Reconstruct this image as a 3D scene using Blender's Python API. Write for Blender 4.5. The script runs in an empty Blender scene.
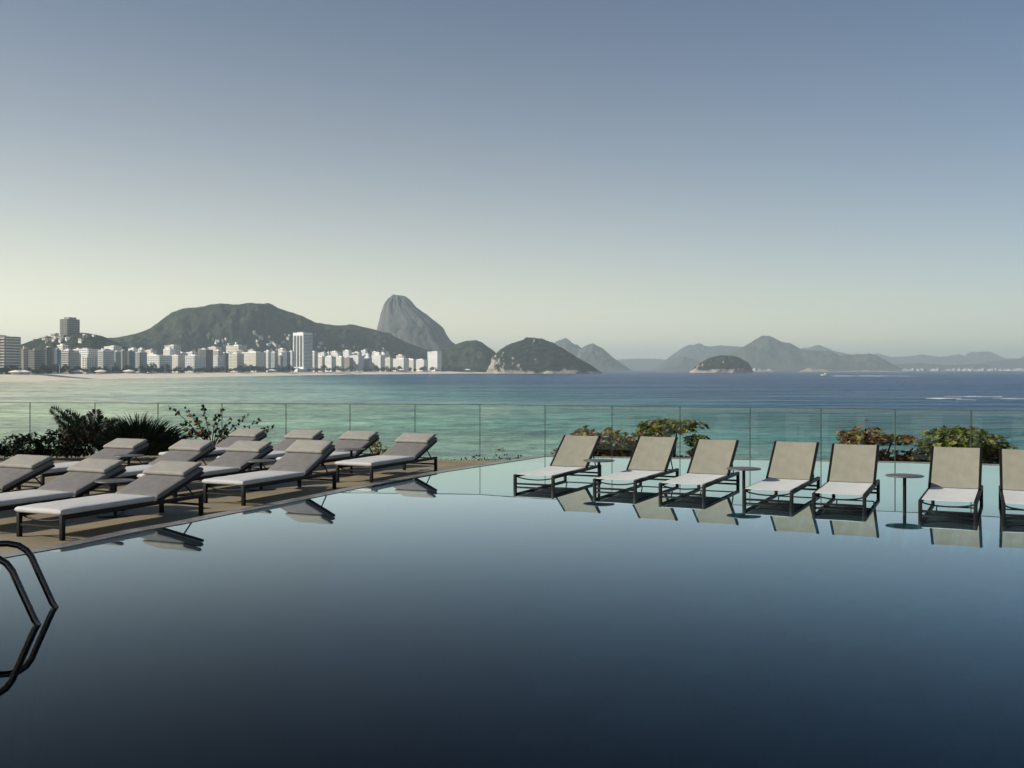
import bpy, bmesh, math, random
from mathutils import Vector, Matrix, Euler, noise
R = math.radians
rnd = random.Random(7)
sc = bpy.context.scene
col = sc.collection

# ------------------------------------------------------------------ camera, sky, sun, exposure
CAM_H = 1.65
F = 1050.0
HOR = 369.3
cd = bpy.data.cameras.new('camera')
cam = bpy.data.objects.new('camera', cd)
col.objects.link(cam)
cam.location = (0, 0, CAM_H)
cam.rotation_euler = (R(90), 0, 0)
cd.sensor_width = 36.0
cd.lens = F / 1024 * 36.0
cd.shift_y = -(384 - HOR) / 1024
cd.clip_start = 0.1
cd.clip_end = 120000
sc.camera = cam

SUN_EL, SUN_AZ = 30.0, -104.0          # azimuth measured from +Y towards +X
w = bpy.data.worlds.new('World')
sc.world = w
w.use_nodes = True
nt = w.node_tree
nt.nodes.clear()
out = nt.nodes.new('ShaderNodeOutputWorld')
bg = nt.nodes.new('ShaderNodeBackground')
sky = nt.nodes.new('ShaderNodeTexSky')
sky.sky_type = 'NISHITA'
sky.sun_disc = False
sky.sun_elevation = R(SUN_EL)
sky.sun_rotation = R(SUN_AZ)
sky.altitude = 0
sky.air_density = 1.0
sky.dust_density = 0.1
sky.ozone_density = 3.0
bg.inputs['Strength'].default_value = 0.05
# hazy brightening of the real sky towards the horizon, stronger on the sun's side
tcw = nt.nodes.new('ShaderNodeTexCoord')
spw = nt.nodes.new('ShaderNodeSeparateXYZ')
nt.links.new(tcw.outputs['Generated'], spw.inputs[0])
def wm(op, a, b=None):
    n = nt.nodes.new('ShaderNodeMath')
    n.operation = op
    for i, v in enumerate((a, b)):
        if v is None: continue
        if isinstance(v, (int, float)): n.inputs[i].default_value = v
        else: nt.links.new(v, n.inputs[i])
    return n.outputs[0]
zc = wm('MAXIMUM', spw.outputs['Z'], 0.0)
glow = wm('EXPONENT', wm('MULTIPLY', zc, -1 / 0.125))
side = wm('MULTIPLY_ADD', spw.outputs['X'], -1.0)
side.node.inputs[2].default_value = 1.0
glow = wm('MULTIPLY', glow, side)
gc = nt.nodes.new('ShaderNodeVectorMath'); gc.operation = 'SCALE'
gc.inputs[0].default_value = (14.2, 11.9, 7.2)
nt.links.new(glow, gc.inputs['Scale'])
sm = nt.nodes.new('ShaderNodeVectorMath'); sm.operation = 'ADD'
ti = nt.nodes.new('ShaderNodeVectorMath'); ti.operation = 'MULTIPLY'
ti.inputs[1].default_value = (1.0, 1.07, 1.14)
nt.links.new(sky.outputs[0], ti.inputs[0])
nt.links.new(ti.outputs[0], sm.inputs[0])
nt.links.new(gc.outputs[0], sm.inputs[1])
nt.links.new(sm.outputs[0], bg.inputs['Color'])
nt.links.new(bg.outputs[0], out.inputs['Surface'])

sl = bpy.data.lights.new('sun', 'SUN')
sl.energy = 4.8
sl.angle = R(0.5)
sl.color = (1.0, 0.94, 0.83)
sun = bpy.data.objects.new('sun', sl)
col.objects.link(sun)
sd = Vector((math.sin(R(SUN_AZ)) * math.cos(R(SUN_EL)), math.cos(R(SUN_AZ)) * math.cos(R(SUN_EL)), math.sin(R(SUN_EL))))
sun.rotation_euler = sd.to_track_quat('Z', 'Y').to_euler()

sc.view_settings.view_transform = 'Standard'
sc.view_settings.look = 'None'
sc.view_settings.exposure = 0.3
sc.view_settings.gamma = 1.0
sc.view_settings.use_curve_mapping = False
sc.render.engine = 'CYCLES'
cy = sc.cycles
cy.max_bounces = 8
cy.diffuse_bounces = 4
cy.glossy_bounces = 4
cy.transmission_bounces = 6
cy.transparent_max_bounces = 32
cy.volume_bounces = 0
cy.caustics_reflective = False
cy.caustics_refractive = False
cy.use_denoising = True
cy.sample_clamp_indirect = 4.0

SEA_Z = -14.0
LAND_Z = -6.0

def at(px, py, D):
    """picture point at distance D -> world point"""
    return Vector(((px - 512) / F * D, D, CAM_H - (py - HOR) / F * D))

# ------------------------------------------------------------------ helpers
def tag(o, label=None, cat=None, group=None, kind=None):
    if label: o['label'] = label
    if cat: o['category'] = cat
    if group: o['group'] = group
    if kind: o['kind'] = kind
    return o

def obj(name, bm, mat, parent=None, smooth=None):
    me = bpy.data.meshes.new(name)
    bm.to_mesh(me)
    bm.free()
    if smooth is not None:
        for p in me.polygons:
            p.use_smooth = True
        if smooth < 180:
            me.set_sharp_from_angle(angle=R(smooth))
    mats = mat if isinstance(mat, (list, tuple)) else [mat]
    for m in mats:
        me.materials.append(m)
    o = bpy.data.objects.new(name, me)
    col.objects.link(o)
    if parent: o.parent = parent
    return o

def empty(name, loc, rz=0):
    o = bpy.data.objects.new(name, None)
    o.empty_display_size = 0.3
    col.objects.link(o)
    o.location = loc
    o.rotation_euler = (0, 0, rz)
    return o

def children(o):
    return [c for c in col.objects if c.parent == o]

def copy_tree(o, kids, parent=None):
    c = o.copy()
    col.objects.link(c)
    if parent: c.parent = parent
    for k in kids.get(o.name, []):
        copy_tree(k, kids, c)
    return c

def kid_map(o):
    m = {}
    def rec(x):
        ch = list(x.children)
        m[x.name] = ch
        for k in ch: rec(k)
    rec(o)
    return m

def box(bm, sx, sy, sz, c, rot=None, bevel=0.0, seg=2, mi=0):
    r = bmesh.ops.create_cube(bm, size=1.0)
    vs = r['verts']
    bmesh.ops.scale(bm, vec=(sx, sy, sz), verts=vs)
    if bevel > 0:
        es = list({e for v in vs for e in v.link_edges})
        rb = bmesh.ops.bevel(bm, geom=es, offset=bevel, segments=seg, profile=0.5, affect='EDGES')
        vs = list({v for f in rb['faces'] for v in f.verts} | {v for v in vs if v.is_valid})
    M = Matrix.Translation(Vector(c))
    if rot is not None:
        M = M @ (rot if isinstance(rot, Matrix) else Euler(rot).to_matrix().to_4x4())
    bmesh.ops.transform(bm, matrix=M, verts=vs)
    if mi:
        for f in {f for v in vs for f in v.link_faces}: f.material_index = mi
    return vs

def tube(bm, pts, r, n=8, caps=True):
    pts = [Vector(p) for p in pts]
    rings = []
    up0 = None
    for i, p in enumerate(pts):
        if i == 0: t = pts[1] - p
        elif i == len(pts) - 1: t = p - pts[i - 1]
        else: t = (pts[i + 1] - p).normalized() + (p - pts[i - 1]).normalized()
        t.normalize()
        if up0 is None:
            a = Vector((0, 0, 1)) if abs(t.z) < 0.9 else Vector((1, 0, 0))
            up0 = (a - t * a.dot(t)).normalized()
        else:
            up0 = (up0 - t * up0.dot(t)).normalized()
        s = t.cross(up0)
        rr = r[i] if isinstance(r, (list, tuple)) else r
        rings.append([bm.verts.new(p + (up0 * math.cos(2 * math.pi * k / n) + s * math.sin(2 * math.pi * k / n)) * rr) for k in range(n)])
    for a, b in zip(rings, rings[1:]):
        for k in range(n):
            bm.faces.new((a[k], a[(k + 1) % n], b[(k + 1) % n], b[k]))
    if caps:
        bm.faces.new(rings[0][::-1])
        bm.faces.new(rings[-1])

def lathe(bm, prof, n=32, c=(0, 0, 0)):
    rings = []
    for (r, z) in prof:
        rings.append([bm.verts.new((c[0] + r * math.cos(2 * math.pi * k / n), c[1] + r * math.sin(2 * math.pi * k / n), c[2] + z)) for k in range(n)])
    for a, b in zip(rings, rings[1:]):
        for k in range(n):
            bm.faces.new((a[k], a[(k + 1) % n], b[(k + 1) % n], b[k]))
    bm.faces.new(rings[0][::-1])
    bm.faces.new(rings[-1])

def prism(bm, poly, z0, z1):
    lo = [bm.verts.new((x, y, z0)) for x, y in poly]
    hi = [bm.verts.new((x, y, z1)) for x, y in poly]
    n = len(poly)
    bm.faces.new(hi)
    bm.faces.new(lo[::-1])
    for i in range(n):
        bm.faces.new((lo[i], lo[(i + 1) % n], hi[(i + 1) % n], hi[i]))
    bmesh.ops.recalc_face_normals(bm, faces=bm.faces)

def interp(pts, x):
    if x <= pts[0][0]: return pts[0][1]
    for (a, b), (c, d) in zip(pts, pts[1:]):
        if x <= c:
            t = (x - a) / (c - a) if c > a else 0
            return b + (d - b) * t
    return pts[-1][1]

# ------------------------------------------------------------------ materials
def new_mat(name):
    m = bpy.data.materials.new(name)
    m.use_nodes = True
    t = m.node_tree
    return m, t, t.nodes['Principled BSDF'], t.nodes['Material Output']

def N(t, typ, **kw):
    n = t.nodes.new(typ)
    for k, v in kw.items():
        setattr(n, k, v)
    return n

def noise_tex(t, scale, detail=4, rough=0.55, coord='Object', stretch=(1, 1, 1)):
    tc = N(t, 'ShaderNodeTexCoord')
    mp = N(t, 'ShaderNodeMapping')
    mp.inputs['Scale'].default_value = stretch
    t.links.new(tc.outputs[coord], mp.inputs[0])
    n = N(t, 'ShaderNodeTexNoise')
    n.inputs['Scale'].default_value = scale
    n.inputs['Detail'].default_value = detail
    n.inputs['Roughness'].default_value = rough
    t.links.new(mp.outputs[0], n.inputs['Vector'])
    return n

def ramp(t, src, stops):
    r = N(t, 'ShaderNodeValToRGB')
    e = r.color_ramp.elements
    while len(e) > 1: e.remove(e[-1])
    e[0].position = stops[0][0]
    e[0].color = (*stops[0][1], 1)
    for p, c in stops[1:]:
        x = e.new(p)
        x.color = (*c, 1)
    t.links.new(src, r.inputs[0])
    return r

def bump(t, src, bs, strength, dist):
    b = N(t, 'ShaderNodeBump')
    b.inputs['Strength'].default_value = strength
    b.inputs['Distance'].default_value = dist
    t.links.new(src, b.inputs['Height'])
    t.links.new(b.outputs[0], bs.inputs['Normal'])
    return b

def noisy(name, c0, c1, scale=3.0, rough=0.7, bmp=0.0, bdist=0.01, metallic=0.0, spec=0.5, stretch=(1, 1, 1), detail=5, lo=0.35, hi=0.65):
    m, t, bs, o = new_mat(name)
    n = noise_tex(t, scale, detail, stretch=stretch)
    r = ramp(t, n.outputs['Fac'], [(lo, c0), (hi, c1)])
    t.links.new(r.outputs[0], bs.inputs['Base Color'])
    bs.inputs['Roughness'].default_value = rough
    bs.inputs['Metallic'].default_value = metallic
    bs.inputs['Specular IOR Level'].default_value = spec
    if bmp: bump(t, n.outputs['Fac'], bs, bmp, bdist)
    return m

def fabric(name, c0, c1, weave=260, rough=0.9):
    m, t, bs, o = new_mat(name)
    n = noise_tex(t, 6, 3)
    r = ramp(t, n.outputs['Fac'], [(0.3, c0), (0.7, c1)])
    t.links.new(r.outputs[0], bs.inputs['Base Color'])
    bs.inputs['Roughness'].default_value = rough
    bs.inputs['Specular IOR Level'].default_value = 0.2
    n2 = noise_tex(t, weave, 2)
    n3 = noise_tex(t, 9, 3)
    ad = N(t, 'ShaderNodeMath', operation='ADD')
    ml = N(t, 'ShaderNodeMath', operation='MULTIPLY')
    ml.inputs[1].default_value = 6.0
    t.links.new(n3.outputs['Fac'], ml.inputs[0])
    t.links.new(ml.outputs[0], ad.inputs[0])
    t.links.new(n2.outputs['Fac'], ad.inputs[1])
    bump(t, ad.outputs[0], bs, 0.35, 0.004)
    return m

def leaf_mat(name, c0, c1, trans=0.35):
    m, t, bs, o = new_mat(name)
    n = noise_tex(t, 5.0, 2)
    r = ramp(t, n.outputs['Fac'], [(0.3, c0), (0.7, c1)])
    t.links.new(r.outputs[0], bs.inputs['Base Color'])
    bs.inputs['Roughness'].default_value = 0.55
    bs.inputs['Specular IOR Level'].default_value = 0.15 if 'dark' in name or 'blade' in name else 0.4
    tr = N(t, 'ShaderNodeBsdfTranslucent')
    t.links.new(r.outputs[0], tr.inputs['Color'])
    mx = N(t, 'ShaderNodeMixShader')
    mx.inputs[0].default_value = trans
    t.links.new(bs.outputs[0], mx.inputs[1])
    t.links.new(tr.outputs[0], mx.inputs[2])
    t.links.new(mx.outputs[0], o.inputs['Surface'])
    return m

M = {}
M['metal'] = noisy('dark_metal', (0.006, 0.0055, 0.005), (0.010, 0.009, 0.008), 20, 0.5, spec=0.2)
M['cushion'] = fabric('taupe_cushion', (0.255, 0.24, 0.21), (0.295, 0.28, 0.245))
M['seat_cloth_lit'] = fabric('lit_seat_cushion', (0.46, 0.45, 0.43), (0.51, 0.50, 0.48))  # same cloth as back and pillow, its brighter lighting put into the colour
M['back_cloth_shaded'] = fabric('shaded_back_cushion', (0.145, 0.135, 0.13), (0.175, 0.165, 0.16))  # same cloth as the seat, darkened to paint in the backrest's shade
M['sling_back'] = fabric('beige_sling', (0.22, 0.21, 0.165), (0.25, 0.24, 0.19), 400)
M['sling_seat'] = fabric('white_sling', (0.54, 0.535, 0.51), (0.60, 0.595, 0.57), 400)
M['table_top'] = noisy('grey_table_top', (0.07, 0.07, 0.065), (0.10, 0.10, 0.095), 12, 0.5)
M['chrome'] = noisy('steel_rail', (0.055, 0.052, 0.05), (0.09, 0.085, 0.08), 6, 0.16, metallic=1.0)
M['bark'] = noisy('bark', (0.05, 0.038, 0.027), (0.10, 0.08, 0.06), 14, 0.9)
M['soil'] = noisy('soil', (0.03, 0.022, 0.015), (0.06, 0.045, 0.03), 9, 0.95)
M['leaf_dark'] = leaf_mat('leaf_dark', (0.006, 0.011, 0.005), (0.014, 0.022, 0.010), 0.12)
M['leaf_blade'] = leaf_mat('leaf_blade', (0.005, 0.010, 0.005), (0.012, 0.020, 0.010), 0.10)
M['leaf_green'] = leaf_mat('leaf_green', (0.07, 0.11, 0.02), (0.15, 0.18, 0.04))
M['leaf_yellow'] = leaf_mat('leaf_yellow', (0.22, 0.20, 0.03), (0.36, 0.30, 0.06))
M['leaf_orange'] = leaf_mat('leaf_orange', (0.25, 0.09, 0.03), (0.40, 0.17, 0.06))
M['leaf_red'] = leaf_mat('leaf_red', (0.10, 0.03, 0.02), (0.18, 0.06, 0.03))

# deck stone with joints
m, t, bs, o = new_mat('deck_stone')
tc = N(t, 'ShaderNodeTexCoord')
mp = N(t, 'ShaderNodeMapping')
mp.inputs['Rotation'].default_value = (0, 0, R(25))
t.links.new(tc.outputs['Object'], mp.inputs[0])
br = N(t, 'ShaderNodeTexBrick')
br.offset = 0.5
br.inputs['Scale'].default_value = 1.0
br.inputs['Mortar Size'].default_value = 0.004
br.inputs['Brick Width'].default_value = 1.2
br.inputs['Row Height'].default_value = 0.6
br.inputs['Color1'].default_value = (0.22, 0.18, 0.115, 1)
br.inputs['Color2'].default_value = (0.25, 0.205, 0.13, 1)
br.inputs['Mortar'].default_value = (0.11, 0.09, 0.06, 1)
t.links.new(mp.outputs[0], br.inputs[0])
n = noise_tex(t, 1.6, 6)
r = ramp(t, n.outputs['Fac'], [(0.3, (0.75, 0.74, 0.72)), (0.7, (1.1, 1.08, 1.05))])
mx = N(t, 'ShaderNodeMix', data_type='RGBA', blend_type='MULTIPLY')
mx.inputs[0].default_value = 1.0
t.links.new(br.outputs[0], mx.inputs[6])
t.links.new(r.outputs[0], mx.inputs[7])
t.links.new(mx.outputs[2], bs.inputs['Base Color'])
bs.inputs['Roughness'].default_value = 0.75
M['deck'] = m
M['coping'] = noisy('wet_coping', (0.10, 0.09, 0.075), (0.20, 0.18, 0.15), 5, 0.25)
M['terrace'] = noisy('terrace_render', (0.45, 0.44, 0.42), (0.55, 0.54, 0.51), 2, 0.8)

# pool floor: dark stone mosaic
m, t, bs, o = new_mat('pool_floor_stone')
tc = N(t, 'ShaderNodeTexCoord')
br = N(t, 'ShaderNodeTexBrick')
br.inputs['Scale'].default_value = 1.0
br.inputs['Mortar Size'].default_value = 0.006
br.inputs['Brick Width'].default_value = 0.30
br.inputs['Row Height'].default_value = 0.15
br.inputs['Color1'].default_value = (0.12, 0.31, 0.37, 1)
br.inputs['Color2'].default_value = (0.10, 0.26, 0.315, 1)
br.inputs['Mortar'].default_value = (0.08, 0.21, 0.26, 1)
t.links.new(tc.outputs['Object'], br.inputs[0])
n = noise_tex(t, 3.0, 6, 0.65)
r = ramp(t, n.outputs['Fac'], [(0.3, (0.7, 0.72, 0.75)), (0.7, (1.15, 1.12, 1.1))])
mx = N(t, 'ShaderNodeMix', data_type='RGBA', blend_type='MULTIPLY')
mx.inputs[0].default_value = 1.0
t.links.new(br.outputs[0], mx.inputs[6])
t.links.new(r.outputs[0], mx.inputs[7])
t.links.new(mx.outputs[2], bs.inputs['Base Color'])
bs.inputs['Roughness'].default_value = 0.8
bs.inputs['Specular IOR Level'].default_value = 0.1
M['pool_floor'] = m
M['ledge'] = noisy('ledge_stone', (0.09, 0.10, 0.105), (0.13, 0.14, 0.145), 2.5, 0.8, spec=0.1)

def two_sided_fresnel(t, ior):
    g_ = N(t, 'ShaderNodeNewGeometry')
    mr_ = N(t, 'ShaderNodeMapRange')
    mr_.inputs['To Min'].default_value = ior
    mr_.inputs['To Max'].default_value = 1 / ior
    t.links.new(g_.outputs['Backfacing'], mr_.inputs[0])
    f_ = N(t, 'ShaderNodeFresnel')
    t.links.new(mr_.outputs[0], f_.inputs['IOR'])
    return f_

# pool water
m, t, bs, o = new_mat('pool_water')
t.nodes.remove(bs)
fr = two_sided_fresnel(t, 1.34)
gl = N(t, 'ShaderNodeBsdfGlossy')
gl.inputs['Roughness'].default_value = 0.0
gl.inputs['Color'].default_value = (0.85, 0.96, 0.99, 1)
tr = N(t, 'ShaderNodeBsdfTransparent')
n = noise_tex(t, 1.3, 2, 0.4)
b = N(t, 'ShaderNodeBump')
b.inputs['Strength'].default_value = 0.08
b.inputs['Distance'].default_value = 0.004
t.links.new(n.outputs['Fac'], b.inputs['Height'])
t.links.new(b.outputs[0], gl.inputs['Normal'])
mx = N(t, 'ShaderNodeMixShader')
pw = N(t, 'ShaderNodeMath', operation='POWER')
pw.inputs[1].default_value = 1.95
t.links.new(fr.outputs[0], pw.inputs[0])
sc_ = N(t, 'ShaderNodeMath', operation='MULTIPLY')
sc_.use_clamp = True
sc_.inputs[1].default_value = 3.9
t.links.new(pw.outputs[0], sc_.inputs[0])
t.links.new(sc_.outputs[0], mx.inputs[0])
t.links.new(tr.outputs[0], mx.inputs[1])
t.links.new(gl.outputs[0], mx.inputs[2])
t.links.new(mx.outputs[0], o.inputs['Surface'])
va = N(t, 'ShaderNodeVolumeAbsorption')
va.inputs['Color'].default_value = (0.10, 0.44, 0.54, 1)
va.inputs['Density'].default_value = 1.3
t.links.new(va.outputs[0], o.inputs['Volume'])
M['pool_water'] = m

# glass
m, t, bs, o = new_mat('green_glass')
t.nodes.remove(bs)
fr = two_sided_fresnel(t, 1.45)
gl = N(t, 'ShaderNodeBsdfGlossy')
gl.inputs['Roughness'].default_value = 0.02
tr = N(t, 'ShaderNodeBsdfTransparent')
tr.inputs['Color'].default_value = (0.925, 0.955, 0.915, 1)
mx = N(t, 'ShaderNodeMixShader')
ml = N(t, 'ShaderNodeMath', operation='MULTIPLY')
ml.inputs[1].default_value = 0.5
t.links.new(fr.outputs[0], ml.inputs[0])
t.links.new(ml.outputs[0], mx.inputs[0])
t.links.new(tr.outputs[0], mx.inputs[1])
t.links.new(gl.outputs[0], mx.inputs[2])
t.links.new(mx.outputs[0], o.inputs['Surface'])
M['glass'] = m
M['glass_edge'] = noisy('glass_edge', (0.03, 0.05, 0.045), (0.05, 0.075, 0.065), 8, 0.3)

# sea
m, t, bs, o = new_mat('sea_water')
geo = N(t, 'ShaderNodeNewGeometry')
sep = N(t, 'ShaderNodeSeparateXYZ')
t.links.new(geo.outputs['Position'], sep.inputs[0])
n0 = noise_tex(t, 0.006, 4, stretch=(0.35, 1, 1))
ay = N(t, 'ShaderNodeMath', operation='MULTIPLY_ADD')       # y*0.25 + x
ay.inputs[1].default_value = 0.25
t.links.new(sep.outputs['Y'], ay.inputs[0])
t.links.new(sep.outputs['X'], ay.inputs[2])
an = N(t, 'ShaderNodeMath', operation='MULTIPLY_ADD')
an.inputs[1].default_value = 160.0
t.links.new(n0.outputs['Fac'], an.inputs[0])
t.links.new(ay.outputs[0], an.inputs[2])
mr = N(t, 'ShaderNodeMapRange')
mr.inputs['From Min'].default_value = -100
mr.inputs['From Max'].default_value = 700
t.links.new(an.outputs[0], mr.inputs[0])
r = ramp(t, mr.outputs[0], [(0.0, (0.60, 0.61, 0.43)), (0.14, (0.46, 0.54, 0.41)), (0.28, (0.25, 0.40, 0.335)), (0.37, (0.085, 0.225, 0.225)), (0.44, (0.025, 0.125, 0.155)), (0.58, (0.004, 0.072, 0.15)), (1.0, (0.0, 0.048, 0.145))])  # shallow to deep water; pale left stops also paint in sky and sun reflection
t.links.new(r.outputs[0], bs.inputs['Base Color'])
bs.inputs['Roughness'].default_value = 0.25
bs.inputs['IOR'].default_value = 1.33
bs.inputs['Specular IOR Level'].default_value = 0.10
w1 = noise_tex(t, 0.13, 5, 0.6, stretch=(0.6, 1, 1))
w2 = noise_tex(t, 0.022, 4, 0.6, stretch=(0.5, 1, 1))
w3 = noise_tex(t, 0.005, 3, 0.6, stretch=(0.3, 1, 1))
ad = N(t, 'ShaderNodeMath', operation='MULTIPLY_ADD')
ad.inputs[1].default_value = 4.0
t.links.new(w2.outputs['Fac'], ad.inputs[0])
t.links.new(w1.outputs['Fac'], ad.inputs[2])
ad2 = N(t, 'ShaderNodeMath', operation='MULTIPLY_ADD')
ad2.inputs[1].default_value = 12.0
t.links.new(w3.outputs['Fac'], ad2.inputs[0])
t.links.new(ad.outputs[0], ad2.inputs[2])
bump(t, ad2.outputs[0], bs, 1.0, 4.0)
# patches of ruffled and clearer water
s1 = ramp(t, w1.outputs['Fac'], [(0.36, (0.62, 0.66, 0.70)), (0.64, (1.25, 1.22, 1.18))])
s2 = ramp(t, w2.outputs['Fac'], [(0.36, (0.72, 0.75, 0.78)), (0.64, (1.18, 1.16, 1.14))])
m1 = N(t, 'ShaderNodeMix', data_type='RGBA', blend_type='MULTIPLY')
m1.inputs[0].default_value = 1.0
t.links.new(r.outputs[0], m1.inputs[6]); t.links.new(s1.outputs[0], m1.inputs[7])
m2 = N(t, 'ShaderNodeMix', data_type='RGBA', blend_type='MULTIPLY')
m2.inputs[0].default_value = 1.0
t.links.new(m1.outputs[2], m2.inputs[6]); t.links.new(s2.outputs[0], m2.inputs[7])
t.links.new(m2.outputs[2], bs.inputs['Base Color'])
M['sea'] = m

M['sand'] = noisy('sand', (0.70, 0.60, 0.45), (0.80, 0.70, 0.54), 0.02, 0.9)
M['land'] = noisy('land', (0.10, 0.10, 0.08), (0.18, 0.17, 0.14), 0.01, 0.9)
M['foam'] = noisy('foam', (0.55, 0.6, 0.62), (0.8, 0.83, 0.85), 0.5, 0.6)
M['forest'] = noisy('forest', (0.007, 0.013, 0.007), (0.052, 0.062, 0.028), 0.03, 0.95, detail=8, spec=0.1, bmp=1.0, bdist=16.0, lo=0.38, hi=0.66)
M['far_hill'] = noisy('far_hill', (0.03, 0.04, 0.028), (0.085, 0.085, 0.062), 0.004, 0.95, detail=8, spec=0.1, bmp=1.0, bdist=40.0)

# bare granite with vertical streaks
m, t, bs, o = new_mat('granite')
n1 = noise_tex(t, 0.028, 5, 0.6, stretch=(1, 1, 0.10))
n2 = noise_tex(t, 0.012, 6, 0.6)
r1 = ramp(t, n1.outputs['Fac'], [(0.3, (0.08, 0.08, 0.075)), (0.58, (0.125, 0.122, 0.112)), (0.8, (0.22, 0.21, 0.19))])
t.links.new(r1.outputs[0], bs.inputs['Base Color'])
bs.inputs['Roughness'].default_value = 0.9
bs.inputs['Specular IOR Level'].default_value = 0.2
bump(t, n2.outputs['Fac'], bs, 1.0, 14.0)
M['granite'] = m

# island: forest with bare rock where steep or near the water line (rock belt with its own shape)
def island_mat(name, belt):
    m, t, bs, o = new_mat(name)
    geo = N(t, 'ShaderNodeNewGeometry')
    sep = N(t, 'ShaderNodeSeparateXYZ')
    t.links.new(geo.outputs['Position'], sep.inputs[0])
    nz = noise_tex(t, 0.018, 5, 0.6)
    ma = N(t, 'ShaderNodeMath', operation='MULTIPLY_ADD')
    ma.inputs[1].default_value = 45.0
    t.links.new(nz.outputs['Fac'], ma.inputs[0])
    t.links.new(sep.outputs['Z'], ma.inputs[2])
    mr = N(t, 'ShaderNodeMapRange')
    mr.inputs['From Min'].default_value = belt
    mr.inputs['From Max'].default_value = belt + 6
    t.links.new(ma.outputs[0], mr.inputs[0])
    n1 = noise_tex(t, 0.05, 6)
    rf = ramp(t, n1.outputs['Fac'], [(0.35, (0.004, 0.009, 0.006)), (0.65, (0.026, 0.034, 0.018))])
    rr = ramp(t, n1.outputs['Fac'], [(0.35, (0.22, 0.19, 0.15)), (0.65, (0.42, 0.37, 0.30))])
    mx = N(t, 'ShaderNodeMix', data_type='RGBA')
    sn = N(t, 'ShaderNodeSeparateXYZ')
    t.links.new(geo.outputs['True Normal'], sn.inputs[0])
    cn = N(t, 'ShaderNodeMath', operation='MULTIPLY_ADD')
    cn.inputs[1].default_value = 0.5
    t.links.new(nz.outputs['Fac'], cn.inputs[0])
    t.links.new(sn.outputs['X'], cn.inputs[2])
    cm = N(t, 'ShaderNodeMapRange')
    cm.inputs['From Min'].default_value = -0.56
    cm.inputs['From Max'].default_value = -0.48
    t.links.new(cn.outputs[0], cm.inputs[0])
    mm_ = N(t, 'ShaderNodeMath', operation='MINIMUM')
    t.links.new(mr.outputs[0], mm_.inputs[0])
    t.links.new(cm.outputs[0], mm_.inputs[1])
    t.links.new(mm_.outputs[0], mx.inputs[0])
    t.links.new(rr.outputs[0], mx.inputs[6])
    t.links.new(rf.outputs[0], mx.inputs[7])
    t.links.new(mx.outputs[2], bs.inputs['Base Color'])
    bs.inputs['Roughness'].default_value = 0.95
    bs.inputs['Specular IOR Level'].default_value = 0.1
    bump(t, n1.outputs['Fac'], bs, 1.0, 7.0)
    return m
M['island'] = island_mat('island', 12)
M['small_island'] = island_mat('small_island', 20)
M['rock'] = noisy('bare_rock', (0.20, 0.17, 0.13), (0.40, 0.34, 0.25), 0.03, 0.9, detail=7, spec=0.1, bmp=1.0, bdist=6.0)

# ------------------------------------------------------------------ sea, sky air, beach, land
bm = bmesh.new()
S = 24000
vs = [bm.verts.new(p) for p in ((-S, 24, SEA_Z), (S, 24, SEA_Z), (S, S, SEA_Z), (-S, S, SEA_Z))]
bm.faces.new(vs)
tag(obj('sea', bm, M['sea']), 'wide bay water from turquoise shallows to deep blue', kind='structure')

shore_px = [(-130, 1000), (-60, 1150), (0, 1294), (128, 1786), (256, 2450), (300, 2740), (370, 3300), (430, 3750), (470, 3950), (500, 4020)]
shore = [Vector(((p - 512) / F * d, d)) for p, d in shore_px]
def shore_at(px):
    d = interp(shore_px, px)
    return d
def offset(poly, k):
    res = []
    for i, p in enumerate(poly):
        a = poly[max(0, i - 1)]
        b = poly[min(len(poly) - 1, i + 1)]
        t = (b - a).normalized()
        res.append(p + Vector((-t.y, t.x)) * k)
    return res
def resample(poly, n):
    L = [0]
    for a, b in zip(poly, poly[1:]): L.append(L[-1] + (b - a).length)
    res = []
    for i in range(n):
        s = L[-1] * i / (n - 1)
        for j in range(len(poly) - 1):
            if s <= L[j + 1] or j == len(poly) - 2:
                res.append(poly[j].lerp(poly[j + 1], (s - L[j]) / (L[j + 1] - L[j])))
                break
    return res
sh = resample(shore, 120)
rows = []
for k, z in ((-30, SEA_Z - 1.5), (6, SEA_Z + 0.3), (45, SEA_Z + 3.5), (85, LAND_Z - 0.4), (108, LAND_Z)):
    rows.append([(p.x + noise.noise((p.x * .01, p.y * .01, k)) * 5, p.y, z) for p in offset(sh, k)])
bm = bmesh.new()
vr = [[bm.verts.new(p) for p in r_] for r_ in rows]
for a, b in zip(vr, vr[1:]):
    for i in range(len(a) - 1):
        bm.faces.new((a[i], a[i + 1], b[i + 1], b[i]))
bmesh.ops.recalc_face_normals(bm, faces=bm.faces)
tag(obj('beach_sand', bm, M['sand'], smooth=180), 'long curved strip of pale beach sand', kind='structure')
bm = bmesh.new()
ra = [bm.verts.new((p.x, p.y, LAND_Z + .05)) for p in offset(sh, 107)]
rb = [bm.verts.new((p.x - 1500, p.y + 900, LAND_Z + .05)) for p in offset(sh, 106)]
for i in range(len(ra) - 1):
    bm.faces.new((ra[i], ra[i + 1], rb[i + 1], rb[i]))
bmesh.ops.recalc_face_normals(bm, faces=bm.faces)
tag(obj('city_ground', bm, M['land']), kind='structure')

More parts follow.
